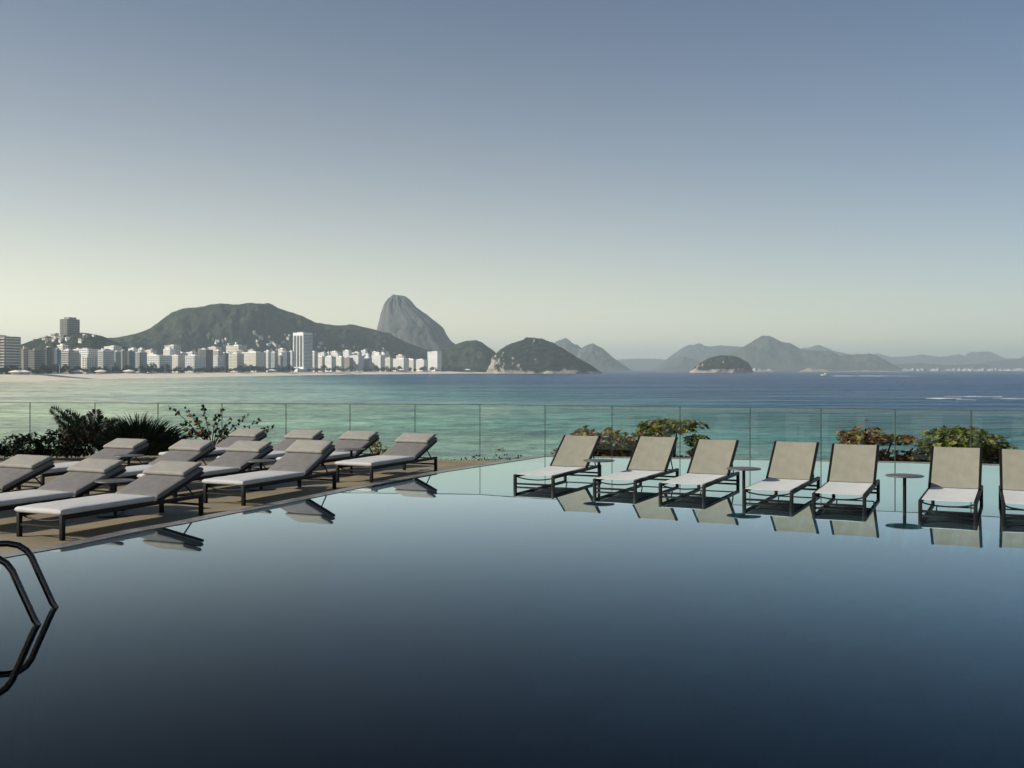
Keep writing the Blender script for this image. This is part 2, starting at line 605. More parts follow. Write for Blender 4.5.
# ------------------------------------------------------------------ hills
def ridge(name, pts, Dk, front, back, mat, label, nx=160, nv=26, base=SEA_Z - 2, amp=0.16, lump=7.0, freq=0.004, seed=0):
    Df = (lambda p: interp(Dk, p)) if isinstance(Dk, list) else (lambda p: Dk)
    P = [(p, CAM_H - (y - HOR) / F * Df(p)) for p, y in pts]
    x0, x1 = pts[0][0], pts[-1][0]
    bm = bmesh.new()
    cols_ = []
    for i in range(nx + 1):
        px = x0 + (x1 - x0) * i / nx
        D = Df(px)
        X = (px - 512) / F * D
        H = max(interp(P, px) - base, 1.0)
        c = []
        for j in range(nv * 2 + 1):
            u = j / nv                                  # 0 front .. 1 ridge .. 2 back
            if u <= 1:
                s = math.sin(u * math.pi / 2) ** 1.15
                y = D - front * (1 - u)
            else:
                s = math.cos((u - 1) * math.pi / 2)
                y = D + back * (u - 1)
            k = 4 * s * (1 - s)
            h = H * s
            spur = noise.fractal((X * freq + seed, y * freq * 0.6, seed), 1.0, 2.0, 4)
            h *= 1 + amp * 2.2 * k * spur
            X = (px - 512) / F * (y if u <= 1 else D)
            h += lump * noise.fractal((X * 0.022 + seed, y * 0.022, 3.1), 0.8, 2.1, 4) * min(1, s * 3) * (0.12 + 0.88 * min(1, k))
            c.append(bm.verts.new((X, y, base + h)))
        cols_.append(c)
    for a, b in zip(cols_, cols_[1:]):
        for j in range(len(a) - 1):
            bm.faces.new((a[j], b[j], b[j + 1], a[j + 1]))
    bmesh.ops.recalc_face_normals(bm, faces=bm.faces)
    o = obj(name, bm, mat, smooth=180)
    tag(o, label, kind='structure')
    return o

def dome(name, pts, D, mat, label, ratio=0.7, base=SEA_Z - 3, nz=48, ns=96, amp=6.0, freq=0.012, groove=0.0, seed=0, mats=None):
    pk = min(range(len(pts)), key=lambda i: pts[i][1])
    zt = CAM_H - (pts[pk][1] - HOR) / F * D
    L = sorted(((CAM_H - (y - HOR) / F * D, (p - 512) / F * D) for p, y in pts[:pk + 1]))
    Rr = sorted(((CAM_H - (y - HOR) / F * D, (p - 512) / F * D) for p, y in pts[pk:]))
    bm = bmesh.new()
    rings = []
    for i in range(nz + 1):
        s = i / nz
        z = base + (zt - base) * (1 - (1 - s) ** 1.6)
        xl, xr = interp(L, z), interp(Rr, z)
        cx, hw_ = (xl + xr) / 2, max((xr - xl) / 2, 1.0)
        ring = []
        for k in range(ns):
            a = 2 * math.pi * k / ns
            ca, sa = math.cos(a), math.sin(a)
            side = 1 - abs(ca) ** 6 * 0.75
            dn = amp * noise.fractal((ca * 3 + seed, sa * 3, z * freq * 2), 0.9, 2.0, 5) * side
            dn += groove * noise.noise((ca * 5 + seed, sa * 5, z * 0.002)) * side
            fl = amp * 0.9 * noise.noise((cx * .05 + ca * hw_ * freq * 4, sa * hw_ * freq * 4, z * freq * 4 + seed))
            ring.append(bm.verts.new((cx + ca * (hw_ + dn), D + sa * (hw_ * ratio + dn) , z + fl * 0.25 * min(1, s * 4))))
        rings.append(ring)
    for a, b in zip(rings, rings[1:]):
        for k in range(ns):
            bm.faces.new((a[k], a[(k + 1) % ns], b[(k + 1) % ns], b[k]))
    bm.faces.new(rings[-1])
    o = obj(name, bm, mat, smooth=180)
    tag(o, label, kind='structure')
    return o

# wooded hill behind the beach
ridge('wooded_hill', [(60, 372), (80, 352), (100, 339), (120, 337.5), (140, 332.5), (150, 328.7), (160, 321), (172, 312.5), (182, 308.8), (200, 307.5), (220, 305.5),
      (259, 304.3), (272, 307), (287, 311), (302, 316), (315, 322.5), (327, 324.5), (340, 325.8), (350, 324.5), (360, 326.3), (375, 330), (390, 335), (407, 342.5),
      (420, 347.5), (435, 352.5), (450, 358), (462, 366), (472, 373)], [(60, 3700), (300, 4150), (430, 4750), (472, 4900)], 430, 450, M['forest'], 'broad wooded hill behind the beach city', nx=420, nv=60, amp=0.26, lump=20, freq=0.0045, seed=2)
ridge('small_wooded_hill', [(0, 372), (12, 350), (20, 345), (30, 341), (40, 338), (50, 336), (66, 334.5), (82, 332.8), (92, 334), (100, 336), (107, 340), (120, 345), (135, 352), (160, 372)],
      2480, 200, 260, M['forest'], 'low wooded hill carrying a lone tower block', nx=140, nv=26, amp=0.2, lump=8, seed=5)
dome('granite_peak', [(366, 374), (371, 355), (375, 340), (377.6, 329), (379, 322.5), (381, 313), (384, 304.5), (388.5, 298.3), (394.4, 294.4), (398, 295.2), (404, 295.8), (410, 299.8), (416, 307),
      (426, 314.4), (436, 321.7), (443.5, 328.3), (445.5, 333.5), (451, 341.5), (456, 345), (470, 358), (482, 374)], 5300, M['granite'], 'tall bare granite dome rising behind the hill', ratio=0.75, amp=9, groove=14, freq=0.006, seed=1, nz=70, ns=140)
ridge('shore_hill', [(425, 373), (432, 358), (442, 349), (454, 344.5), (465.5, 341), (475.7, 340), (481.6, 342), (489, 347.4), (494, 351), (502, 360), (512, 373)],
      4350, 330, 300, M['forest'], 'rounded wooded hill between the granite dome and the headland', nx=120, nv=30, amp=0.15, lump=10, seed=8)
dome('headland', [(486, 375), (488.4, 367), (491.6, 359.4), (499.4, 350), (506, 346), (512, 343.8), (521, 340.6), (527, 337.8), (535, 338), (543, 339), (552.5, 343), (565, 350), (577.5, 357.8), (590, 364), (598, 370), (604, 375)],
      3950, M['island'], 'steep wooded headland with a bare pale rock foot', ratio=0.8, amp=17, freq=0.014, seed=4, nz=60, ns=150)
dome('small_island', [(688, 374), (691.5, 370.5), (699, 364), (709, 358), (721, 355.3), (730, 355.6), (737, 356.8), (748, 362.5), (752.5, 370.5), (754, 374)],
      4700, M['small_island'], 'small wooded island with a rocky shore', ratio=0.6, amp=13, freq=0.014, seed=9, nz=40, ns=120)
far = [
 ('distant_mountain', [(535, 373), (548, 348), (557, 342), (565, 340.6), (577.5, 347), (590, 358), (605, 373)], 7600, 'distant hazy peak just behind the headland', 11),
 ('distant_mountain', [(570, 373), (580, 350), (586, 346), (593, 344), (602.5, 348.4), (615, 359), (627, 367), (634, 373)], 7000, 'distant hazy cone to the side of the headland tip', 12),
 ('distant_mountain', [(600, 373), (620, 359.5), (640, 358.5), (659, 359), (690, 362), (720, 373)], 12500, 'faintest low ridge on the open horizon', 13),
 ('distant_mountain', [(650, 373), (659, 365.6), (671, 356), (684, 347), (690, 344.5), (705.6, 347), (721, 345.3), (743, 347), (765, 352), (800, 373)], 10000, 'pale twin topped mountain beyond the small island', 14),
 ('distant_mountain', [(655, 373), (668, 362), (684, 356), (699, 361), (712, 373)], 8300, 'low hazy hill just beside the small island', 15),
 ('distant_mountain', [(705, 374), (715, 368), (728, 356), (740, 349), (748, 344.7), (757, 339.5), (762, 337), (769, 335.8), (774, 338), (781.6, 342), (790, 343), (801, 349), (812, 350), (831.5, 351.6), (840, 355.8), (856.5, 354.4), (870, 354.4), (878.7, 357), (890, 362.7), (903, 370), (908, 374)], 7600, 'largest distant mountain with a pointed summit', 16),
 ('distant_mountain', [(795, 373), (803, 352), (811, 347), (819, 344.7), (834, 351), (851, 354.4), (880, 362), (900, 373)], 11000, 'pale peak showing behind the largest distant mountain', 17),
 ('distant_mountain', [(850, 373), (876, 353), (890, 357), (906, 356.6), (923, 354.4), (940, 357), (959, 354.4), (967, 357), (981, 351.6), (990, 351.6), (1006, 358.5), (1024, 359.4), (1060, 350), (1110, 356), (1150, 373)], 12500, 'long pale mountain range along the bay', 18),
 ('distant_mountain', [(960, 373), (985, 364), (1005, 360), (1030, 358), (1080, 352), (1130, 360), (1160, 373)], 9500, 'nearer low ridge in front of the pale range', 19),
 ('distant_mountain', [(870, 373), (890, 366), (920, 363), (950, 365.5), (985, 364), (1010, 373)], 9000, 'low dark rise at the foot of the pale range', 20),
]
for nme, pts, D, lab, sd_ in far:
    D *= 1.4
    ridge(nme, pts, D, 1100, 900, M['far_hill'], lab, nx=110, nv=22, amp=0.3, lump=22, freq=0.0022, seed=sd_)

# ------------------------------------------------------------------ terrace, pool
edge_left = [(-4.47, 9.16), (-4.14, 9.76), (-3.80, 10.69), (-3.52, 11.2), (-3.23, 11.95), (-2.97, 12.5), (-2.45, 13.75), (-1.80, 15.4), (-1.05, 16.95), (-0.21, 18.4), (0.62, 19.85)]
edge_far = [(2.0, 19.57), (4.5, 19.14), (6.8, 18.6), (8.7, 17.95), (11.0, 17.0), (13.0, 16.0)]
near_left = [(13.0, 1.4), (-3.8, 1.4), (-3.85, 6.2), (-3.98, 7.4), (-4.2, 8.1), (-4.68, 8.85)]
pool_poly = edge_left + edge_far + near_left
def inset(poly, k):                                     # grow outwards a little so that the water ends inside the stone
    n_ = len(poly); cx = sum(p[0] for p in poly) / n_; cy_ = sum(p[1] for p in poly) / n_
    res = []
    for i in range(n_):
        a, p, b = Vector(poly[i - 1]), Vector(poly[i]), Vector(poly[(i + 1) % n_])
        t_ = (b - a).normalized()
        nn = Vector((-t_.y, t_.x))
        res.append(tuple(p + nn * k))
    return res
area = sum(a[0] * b[1] - b[0] * a[1] for a, b in zip(pool_poly, pool_poly[1:] + pool_poly[:1]))
sgn = 1 if area < 0 else -1
bm = bmesh.new()
prism(bm, inset(pool_poly, 0.06 * sgn), -2.3, 0.0)
tag(obj('pool_water', bm, M['pool_water']), 'still mirror-like pool water', kind='structure')

# pool floor: deep basin, shallow ledge under the loungers, made-up slope adding blue to the water before it
LA, LB = Vector((0.06, 14.55)), Vector((4.7, 11.55))
ld = (LB - LA).normalized()
ln = Vector((-ld.y, ld.x))
if ln.y < 0: ln = -ln
pool_in = inset(pool_poly, 0.10 * sgn)
def inside(poly, x, y):
    c = False
    j = len(poly) - 1
    for i in range(len(poly)):
        (xi, yi), (xj, yj) = poly[i], poly[j]
        if (yi > y) != (yj > y) and x < (xj - xi) * (y - yi) / (yj - yi) + xi: c = not c
        j = i
    return c
def floor_z(x, y):
    if not inside(pool_in, x, y): return -2.25
    d = (Vector((x, y)) - LA).dot(ln)
    ledge = -0.10
    xl = interp([(1.4, -3.8), (6.2, -3.85), (8.1, -4.2), (9.16, -4.47), (11.2, -3.52), (13.75, -2.45), (16.95, -1.05), (19.85, 0.62)], y)
    dist = x - xl
    dl_ = max(0.0, -d)
    d1 = 1.7 + 0.1 * max(dist, 0)
    d2 = 0.34 + 0.07 * max(0.0, dl_ - 1.0) ** 2
    deep = -min(2.2, (d1 ** -4 + d2 ** -4) ** (-1 / 4))
    tt = max(0, min(1, (d + 0.03) / 0.06))
    return deep * (1 - tt) + ledge * tt
bm = bmesh.new()
st = 0.14
nxx, nyy = int(18.5 / st), int(20 / st)
g = [[bm.verts.new((-5.2 + i * st, 0.8 + j * st, floor_z(-5.2 + i * st, 0.8 + j * st))) for j in range(nyy)] for i in range(nxx)]
for i in range(nxx - 1):
    for j in range(nyy - 1):
        f = bm.faces.new((g[i][j], g[i + 1][j], g[i + 1][j + 1], g[i][j + 1]))
        if f.calc_center_median().z > -0.11 and (f.calc_center_median().xy - LA).dot(ln) > 0: f.material_index = 1
tag(obj('pool_floor', bm, [M['pool_floor'], M['ledge']]), kind='structure')

# stone deck around the pool, a low step below the brimming water
DECK_Z = -0.10
deck_far = [(0.62, 20.02), (0.25, 20.12), (-1.5, 20.3), (-3.0, 20.6), (-6.0, 21.6), (-16.0, 23.4)]
deck_poly = [(-4.47, 9.16)] + edge_left[1:] + deck_far + [(-16.0, -3.0), (16.0, -3.0), (16.0, 15.0), (13.0, 16.0)] + near_left
bm = bmesh.new()
prism(bm, deck_poly, -2.5, DECK_Z)
tag(obj('pool_deck', bm, M['deck']), kind='structure')
# wet overflow coping along the pool edge
def strip(name, line, w0, w1, z0, z1, mat):
    pl = [Vector(p) for p in line]
    A, B = [], []
    for i, p in enumerate(pl):
        a, b = pl[max(0, i - 1)], pl[min(len(pl) - 1, i + 1)]
        t_ = (b - a).normalized()
        nn = Vector((-t_.y, t_.x))
        A.append(p + nn * w0); B.append(p + nn * w1)
    bm = bmesh.new()
    prism(bm, [tuple(p) for p in A] + [tuple(p) for p in B[::-1]], z0, z1)
    o = obj(name, bm, mat)
    return tag(o, kind='structure')
strip('pool_coping', edge_left, -0.02, 0.17, -2.4, 0.006, M['coping'])
strip('pool_far_edge', [edge_left[-1]] + edge_far, -0.02, 0.16, -2.4, 0.006, M['coping'])
# planter bed between the deck and the glass, and the podium it all stands on
bm = bmesh.new()
glass_line = [(-20.0, 24.9), (-11.2, 22.9), (-0.66, 21.6), (0.62, 20.9), (4.95, 19.75), (6.8, 19.05), (8.8, 18.2), (13.0, 16.4)]
bed = deck_far[::-1] + [(0.62, 20.02)] + [(x, y + 0.17) for x, y in edge_far] + [(13.0, 18.6), (9.0, 20.3), (5.0, 21.8), (0.6, 23.2), (-11.2, 25.0), (-16.0, 25.8)]
prism(bm, bed, -2.5, -0.45)
tag(obj('planter_bed', bm, M['soil']), kind='structure')
bm = bmesh.new()
prism(bm, [(-40, -30), (24, -30), (24, 12), (13.5, 18.8), (9.2, 20.6), (5.1, 22.1), (0.6, 23.5), (-11.3, 25.3), (-40, 28)], SEA_Z - 1, -2.52)
tag(obj('terrace_podium', bm, M['terrace']), kind='structure')

# ------------------------------------------------------------------ glass balustrade
GZ0, GZ1 = -0.45, 0.92
fence = tag(empty('glass_balustrade', (0, 21, GZ0)), 'frameless greenish glass balustrade running along the terrace edge above the sea', 'balustrade')
jpx = [-170, -102, -35, 30, 95, 158, 222, 286, 350, 415, 480, 545, 612, 680, 750, 821, 895, 971, 1049, 1130]
def on_glass(px):
    k = (px - 512) / F
    for (ax, ay_), (bx, by) in zip(glass_line, glass_line[1:]):
        fa, fb = ax - k * ay_, bx - k * by
        if fa <= 0 <= fb:
            s = fa / (fa - fb)
            return Vector((ax + (bx - ax) * s, ay_ + (by - ay_) * s))
J = [on_glass(p) for p in jpx]
for a, b in zip(J, J[1:]):
    mid = (a + b) / 2
    L = (b - a).length - 0.015
    an = math.atan2(b.y - a.y, b.x - a.x)
    bm = bmesh.new()
    box(bm, L, 0.014, GZ1 - GZ0, (0, 0, 0))
    o = obj('glass_pane', bm, M['glass'], fence)
    o.location = (mid.x, mid.y - 21, (GZ1 - GZ0) / 2)
    o.rotation_euler = (0, 0, an)
    bm = bmesh.new()
    box(bm, L + 0.01, 0.018, 0.012, (0, 0, 0))
    o = obj('top_edge', bm, M['glass_edge'], fence)
    o.location = (mid.x, mid.y - 21, GZ1 - GZ0 + 0.0065)
    o.rotation_euler = (0, 0, an)
for p in J:
    bm = bmesh.new()
    box(bm, 0.013, 0.018, GZ1 - GZ0 + 0.01, (0, 0, 0))
    o = obj('joint_strip', bm, M['glass_edge'], fence)
    o.location = (p.x, p.y - 21, (GZ1 - GZ0) / 2)

# ------------------------------------------------------------------ loungers
HEAD = math.atan2(0.42, 0.91)                            # direction foot -> head, from +Y towards +X
UDIR = Vector((math.sin(HEAD), math.cos(HEAD)))
LW, LL = 0.62, 1.98

def lounger_frame(root, h, low_bar):
    x = LW / 2 - 0.02
    bm = bmesh.new()
    for s in (-1, 1):
        box(bm, 0.038, LL, 0.042, (s * x, LL / 2, h - 0.021), bevel=0.004)
    obj('side_rail', bm, M['metal'], root, 40)
    for (yy, nm) in ((0.02, 0), (LL - 0.02, 1)):
        for s in (-1, 1):
            bm = bmesh.new()
            box(bm, 0.042, 0.042, h - 0.004, (s * (x + 0.001), yy, (h - 0.004) / 2), bevel=0.004)
            obj('leg', bm, M['metal'], root, 40)
    bm = bmesh.new()
    box(bm, LW - 0.08, 0.024, 0.026, (0, 0.02, low_bar), bevel=0.003)
    obj('stretcher', bm, M['metal'], root, 40)
    bm = bmesh.new()
    box(bm, LW - 0.08, 0.024, 0.026, (0, LL - 0.02, low_bar), bevel=0.003)
    obj('stretcher', bm, M['metal'], root, 40)
    # sagging tube under the foot end
    bm = bmesh.new()
    pts = [(-x + 2 * x * i / 12, 0.05, h - 0.025 - 0.045 * math.sin(math.pi * i / 12) ** 0.6) for i in range(13)]
    tube(bm, pts, 0.009, 8)
    obj('foot_bar', bm, M['metal'], root, 60)

def back_support(root, h, piv, length, ang):
    bm = bmesh.new()
    c, s = math.cos(R(ang)), math.sin(R(ang))
    for q in (-1, 1):
        xx = q * (LW / 2 - 0.07)
        p = (xx, piv + length * 0.62 * c, h + length * 0.62 * s)
        tube(bm, [p, (xx, piv + length * 0.62 * c + 0.10 + 0.1 * c, h - 0.02)], 0.009, 6)
    tube(bm, [(-LW / 2 + 0.07, piv + length * 0.62 * c + 0.10 + 0.1 * c, h - 0.02), (LW / 2 - 0.07, piv + length * 0.62 * c + 0.10 + 0.1 * c, h - 0.02)], 0.009, 6)
    obj('back_support', bm, M['metal'], root, 60)

def soft_box(bm, sx, sy, sz, c, rot=None, puff=0.012, seed=0.0):
    """upholstered slab: rounded edges, slightly crowned top"""
    nx_, ny_ = 10, 18
    r = min(0.028, sz * 0.45)
    def cell(u, v, top):
        ex = min(1.0, (1 - abs(u)) * sx / 2 / r)
        ey = min(1.0, (1 - abs(v)) * sy / 2 / r)
        e = math.sqrt(max(0, 1 - (1 - ex) ** 2)) * math.sqrt(max(0, 1 - (1 - ey) ** 2))
        z = (sz / 2 - r) + r * e
        cr = puff * (1 - u ** 4) * (1 - v ** 6)
        nz = 0.004 * noise.noise((u * 2 + seed, v * 4, seed))
        return z + cr + nz if top else -(sz / 2 - r) - r * e
    def lin(n_, L_):
        inner = [-1 + 2 * i / n_ for i in range(n_ + 1)]
        e = [2 * r * k / L_ for k in (0.15, 0.4, 0.75)]
        return sorted(set([round(q, 5) for q in inner] + [round(-1 + q, 5) for q in e] + [round(1 - q, 5) for q in e]))
    U, V = lin(nx_, sx), lin(ny_, sy)
    top = [[bm.verts.new((u * sx / 2, v * sy / 2, cell(u, v, True))) for v in V] for u in U]
    bot = [[bm.verts.new((u * sx / 2, v * sy / 2, cell(u, v, False))) for v in V] for u in U]
    for i in range(len(U) - 1):
        for j in range(len(V) - 1):
            bm.faces.new((top[i][j], top[i + 1][j], top[i + 1][j + 1], top[i][j + 1]))
            bm.faces.new((bot[i][j], bot[i][j + 1], bot[i + 1][j + 1], bot[i + 1][j]))
    for i in range(len(U) - 1):
        bm.faces.new((bot[i][0], bot[i + 1][0], top[i + 1][0], top[i][0]))
        bm.faces.new((bot[i + 1][-1], bot[i][-1], top[i][-1], top[i + 1][-1]))
    for j in range(len(V) - 1):
        bm.faces.new((bot[0][j + 1], bot[0][j], top[0][j], top[0][j + 1]))
        bm.faces.new((bot[-1][j], bot[-1][j + 1], top[-1][j + 1], top[-1][j]))
    vs = [v for a in (top, bot) for r_ in a for v in r_]
    Mx = Matrix.Translation(Vector(c))
    if rot is not None: Mx = Mx @ Euler(rot).to_matrix().to_4x4()
    bmesh.ops.transform(bm, matrix=Mx, verts=vs)

def make_cushion_lounger(ang):
    h, th, piv, bl = 0.24, 0.056, 1.27, 0.76
    root = empty('cushioned_lounger', (0, 0, 0))
    lounger_frame(root, h, 0.12)
    back_support(root, h, piv, bl, ang)
    bm = bmesh.new()
    soft_box(bm, LW + 0.01, piv - 0.01, th, (0, (piv - 0.01) / 2 - 0.02, h + th / 2 + 0.002))
    obj('seat_cushion', bm, M['seat_cloth_lit'], root, 60)
    bm = bmesh.new()
    c, s = math.cos(R(ang)), math.sin(R(ang))
    ctr = Vector((0, piv + bl / 2 * c - th / 2 * s, h + 0.004 + bl / 2 * s + th / 2 * c))
    soft_box(bm, LW + 0.01, bl, th, ctr, (R(ang), 0, 0), seed=3.0)
    obj('back_cushion', bm, M['back_cloth_shaded'], root, 60)
    bm = bmesh.new()
    pc = Vector((0, piv + (bl - 0.15) * c - (th + 0.028) * s, h + 0.008 + (bl - 0.15) * s + (th + 0.028) * c))
    soft_box(bm, LW - 0.02, 0.31, 0.044, pc, (R(ang), 0, 0), puff=0.008, seed=7.0)
    obj('head_pillow', bm, M['cushion'], root, 60)
    bm = bmesh.new()
    for q in (-1, 1):
        box(bm, 0.034, bl, 0.03, (q * (LW / 2 - 0.02), piv + bl / 2 * c + 0.018 * s, h + bl / 2 * s - 0.018 * c + 0.004), (R(ang), 0, 0), bevel=0.004)
    obj('back_frame', bm, M['metal'], root, 40)
    return root

def make_sling_lounger(ang):
    h, piv, bl = 0.255, 1.36, 0.74
    root = empty('sling_lounger', (0, 0, 0))
    lounger_frame(root, h, 0.125)
    back_support(root, h, piv, bl, ang)
    c, s = math.cos(R(ang)), math.sin(R(ang))
    def sheet(bm, L, w_, sag, th, M4):
        nu, nv = 10, 16
        T, B = [], []
        for i in range(nu + 1):
            u = -1 + 2 * i / nu
            T.append([]); B.append([])
            for j in range(nv + 1):
                v = j / nv
                z = -sag * (1 - u * u) * (0.4 + 0.6 * math.sin(math.pi * v))
                T[-1].append(bm.verts.new(M4 @ Vector((u * w_ / 2, v * L, z + th / 2))))
                B[-1].append(bm.verts.new(M4 @ Vector((u * w_ / 2, v * L, z - th / 2))))
        for i in range(nu):
            for j in range(nv):
                bm.faces.new((T[i][j], T[i + 1][j], T[i + 1][j + 1], T[i][j + 1]))
                bm.faces.new((B[i][j], B[i][j + 1], B[i + 1][j + 1], B[i + 1][j]))
        for i in range(nu):
            bm.faces.new((B[i][0], B[i + 1][0], T[i + 1][0], T[i][0]))
            bm.faces.new((B[i + 1][nv], B[i][nv], T[i][nv], T[i + 1][nv]))
        for j in range(nv):
            bm.faces.new((B[0][j + 1], B[0][j], T[0][j], T[0][j + 1]))
            bm.faces.new((B[nu][j], B[nu][j + 1], T[nu][j + 1], T[nu][j]))
    bm = bmesh.new()
    sheet(bm, piv - 0.03, LW - 0.072, 0.010, 0.008, Matrix.Translation((0, 0.01, h + 0.006)))
    obj('seat_sling', bm, M['sling_seat'], root, 60)
    Mb = Matrix.Translation((0, piv, h + 0.004)) @ Euler((R(ang), 0, 0)).to_matrix().to_4x4()
    bm = bmesh.new()
    sheet(bm, bl - 0.01, LW - 0.072, 0.010, 0.010, Mb @ Matrix.Translation((0, 0, 0.012)))
    obj('back_sling', bm, M['sling_back'], root, 60)
    bm = bmesh.new()
    for q in (-1, 1):
        vs = box(bm, 0.034, bl, 0.036, (q * (LW / 2 - 0.02), bl / 2, 0), bevel=0.004)
        bmesh.ops.transform(bm, matrix=Mb, verts=vs)
    vs = box(bm, LW - 0.075, 0.02, 0.02, (0, bl - 0.016, -0.008), bevel=0.004)
    bmesh.ops.transform(bm, matrix=Mb, verts=vs)
    obj('back_frame', bm, M['metal'], root, 40)
    return root

def put(o, fr, z, dz=0.0):
    """fr: ground point of the front leg on the pool's side"""
    p = Vector((fr[0], fr[1]))
    right = Vector((UDIR.y, -UDIR.x))
    q = p - right * (LW / 2)
    o.location = (q.x, q.y, z)
    o.rotation_euler = (0, 0, -HEAD + dz)

U = 1.65 + 0.10
GL = 'cushioned loungers in rows on the stone deck'
left_spots = [
 ((-2.63, 6.12), 19.5, 'nearest cushioned lounger, whole in view on the pool edge closest to the steel handrail'),
 ((-1.974, 7.69), 25.5, 'cushioned lounger with the steepest backrest, middle of the three along the pool edge'),
 ((-1.236, 9.19), 20.5, 'farthest cushioned lounger of the three along the pool edge, at the end of the deck'),
 ((-3.26, 6.35), 19, 'cushioned lounger just behind the nearest one, its foot end cut by the picture edge'),
 ((-3.89, 6.63), 19.8, 'cushioned lounger of which only the pillow end shows at the picture edge'),
 ((-2.60, 8.08), 20.5, 'cushioned lounger right behind the steepest one, a round table between them'),
 ((-3.14, 8.20), 21, 'cushioned lounger in front of the dark strap-leaved clump, with a table at its far side'),
 ((-3.83, 8.54), 19, 'cushioned lounger in front of the fern-like fronds, farthest from the pool'),
 ((-1.86, 9.64), 20, 'cushioned lounger behind the last poolside one, in front of the small yellow shrub'),
 ((-2.45, 9.77), 20.8, 'cushioned lounger in the far row, second from the sparse leafy shrub'),
 ((-3.15, 10.22), 18.5, 'cushioned lounger in the far row, its pillow below the sparse leafy shrub'),
]
protos = {}
jit = random.Random(12)
for (fr, ang, lab) in left_spots:
    if ang not in protos:
        o = make_cushion_lounger(ang)
        protos[ang] = (o, kid_map(o))
    else:
        o = copy_tree(protos[ang][0], protos[ang][1])
    put(o, (fr[0] * U, fr[1] * U), DECK_Z + .001, R(jit.uniform(-1.3, 1.3)))
    o.scale = (1.06, 1.06, 1.06)
    tag(o, lab, 'lounger', GL)

GS = 'sling loungers standing in the shallow ledge water'
right_spots = [
 ((516, 485.5), 36, 'sling lounger at the end nearest the deck, beside the wedge of open water'),
 ((595.5, 490.3), 38.4, 'sling lounger beside the first round table, second from the deck end'),
 ((661.5, 495), 37.3, 'sling lounger between the second one and the middle round table'),
 ((745.5, 501.6), 39, 'sling lounger directly past the middle round table'),
 ((815.5, 506), 38.2, 'sling lounger before the orange hedge, just short of the tall round table'),
 ((922, 513.5), 39.6, 'sling lounger standing before the dense green hedge, past the last round table'),
 ((1005.7, 517.5), 38.8, 'sling lounger cut through by the picture edge'),
]
sling = {}
right_v = Vector((UDIR.y, -UDIR.x))
for (pp, ang, lab) in right_spots:
    g_ = at(pp[0], pp[1], CAM_H * F / (pp[1] - HOR))
    if ang not in sling:
        o = make_sling_lounger(ang)
        sling[ang] = (o, kid_map(o))
    else:
        o = copy_tree(sling[ang][0], sling[ang][1])
    fr = Vector((g_.x, g_.y)) + right_v * (LW - 0.04)
    put(o, (fr.x, fr.y), -0.099, R(jit.uniform(-1.2, 1.2)))
    tag(o, lab, 'lounger', GS)

# ------------------------------------------------------------------ round tables
def make_table():
    root = empty('round_side_table', (0, 0, 0))
    bm = bmesh.new()
    lathe(bm, [(0.222, 0.408), (0.228, 0.411), (0.230, 0.416), (0.228, 0.421), (0.222, 0.423)], 40)
    obj('table_top', bm, M['table_top'], root, 40)
    bm = bmesh.new()
    lathe(bm, [(0.021, 0.012), (0.021, 0.407)], 16)
    obj('pole', bm, M['metal'], root, 40)
    bm = bmesh.new()
    lathe(bm, [(0.215, 0.0), (0.218, 0.004), (0.21, 0.010), (0.03, 0.014)], 40)
    obj('base_plate', bm, M['metal'], root, 40)
    return root
tp = make_table()
tk = kid_map(tp)
tables = [
 ((-2.71 * U, 7.17 * U, DECK_Z + .001), 'low round table between the two nearest cushioned loungers'),
 ((-2.09 * U, 8.74 * U, DECK_Z + .001), 'low round table behind the steepest cushioned lounger'),
 ((-1.53 * U, 10.0 * U, DECK_Z + .001), 'low round table beside the farthest poolside cushioned lounger'),
 ((-3.38 * U, 9.26 * U, DECK_Z + .001), 'low round table in front of the dark strap-leaved clump'),
 ((0.77 * 1.65, 9.3 * 1.65, -0.099), 'round table in the water between the first two sling loungers'),
 ((1.885 * 1.65, 8.54 * 1.65, -0.099), 'round table in the water in front of the middle sling loungers'),
 ((2.98 * 1.65, 7.97 * 1.65, -0.099), 'round table standing alone in open water before the green hedge'),
]
for i, (loc, lab) in enumerate(tables):
    o = tp if i == 0 else copy_tree(tp, tk)
    o.location = loc
    tag(o, lab, 'table', 'round side tables by the loungers')

# ------------------------------------------------------------------ pool ladder rails
ladder = tag(empty('pool_handrail', (-3.9, 7.0, 0.036)), 'pair of bent steel handrail tubes rising out of the pool', 'handrail')
def rail(px, py):
    D = CAM_H * F / (py - HOR)
    wpt = at(px, py, D)
    dl = Vector((-0.985, -0.17, 0))
    pr = [(0.16, -0.9), (0.10, -0.45), (0.0, 0.0), (0.02, 0.03), (0.135, 0.30), (0.155, 0.35), (0.19, 0.40), (0.24, 0.435), (0.31, 0.45), (0.42, 0.45), (0.75, 0.45), (0.86, 0.44), (0.91, 0.40), (0.93, 0.33), (0.93, 0.0)]
    bm = bmesh.new()
    pts = [Vector((wpt.x, wpt.y, 0)) + dl * a + Vector((0, 0, z)) - Vector((-3.9, 7.0, 0.036)) for a, z in pr]
    tube(bm, pts, 0.022, 14)
    obj('rail_tube', bm, M['chrome'], ladder, 60)
rail(55.5, 607)
rail(38, 624.5)

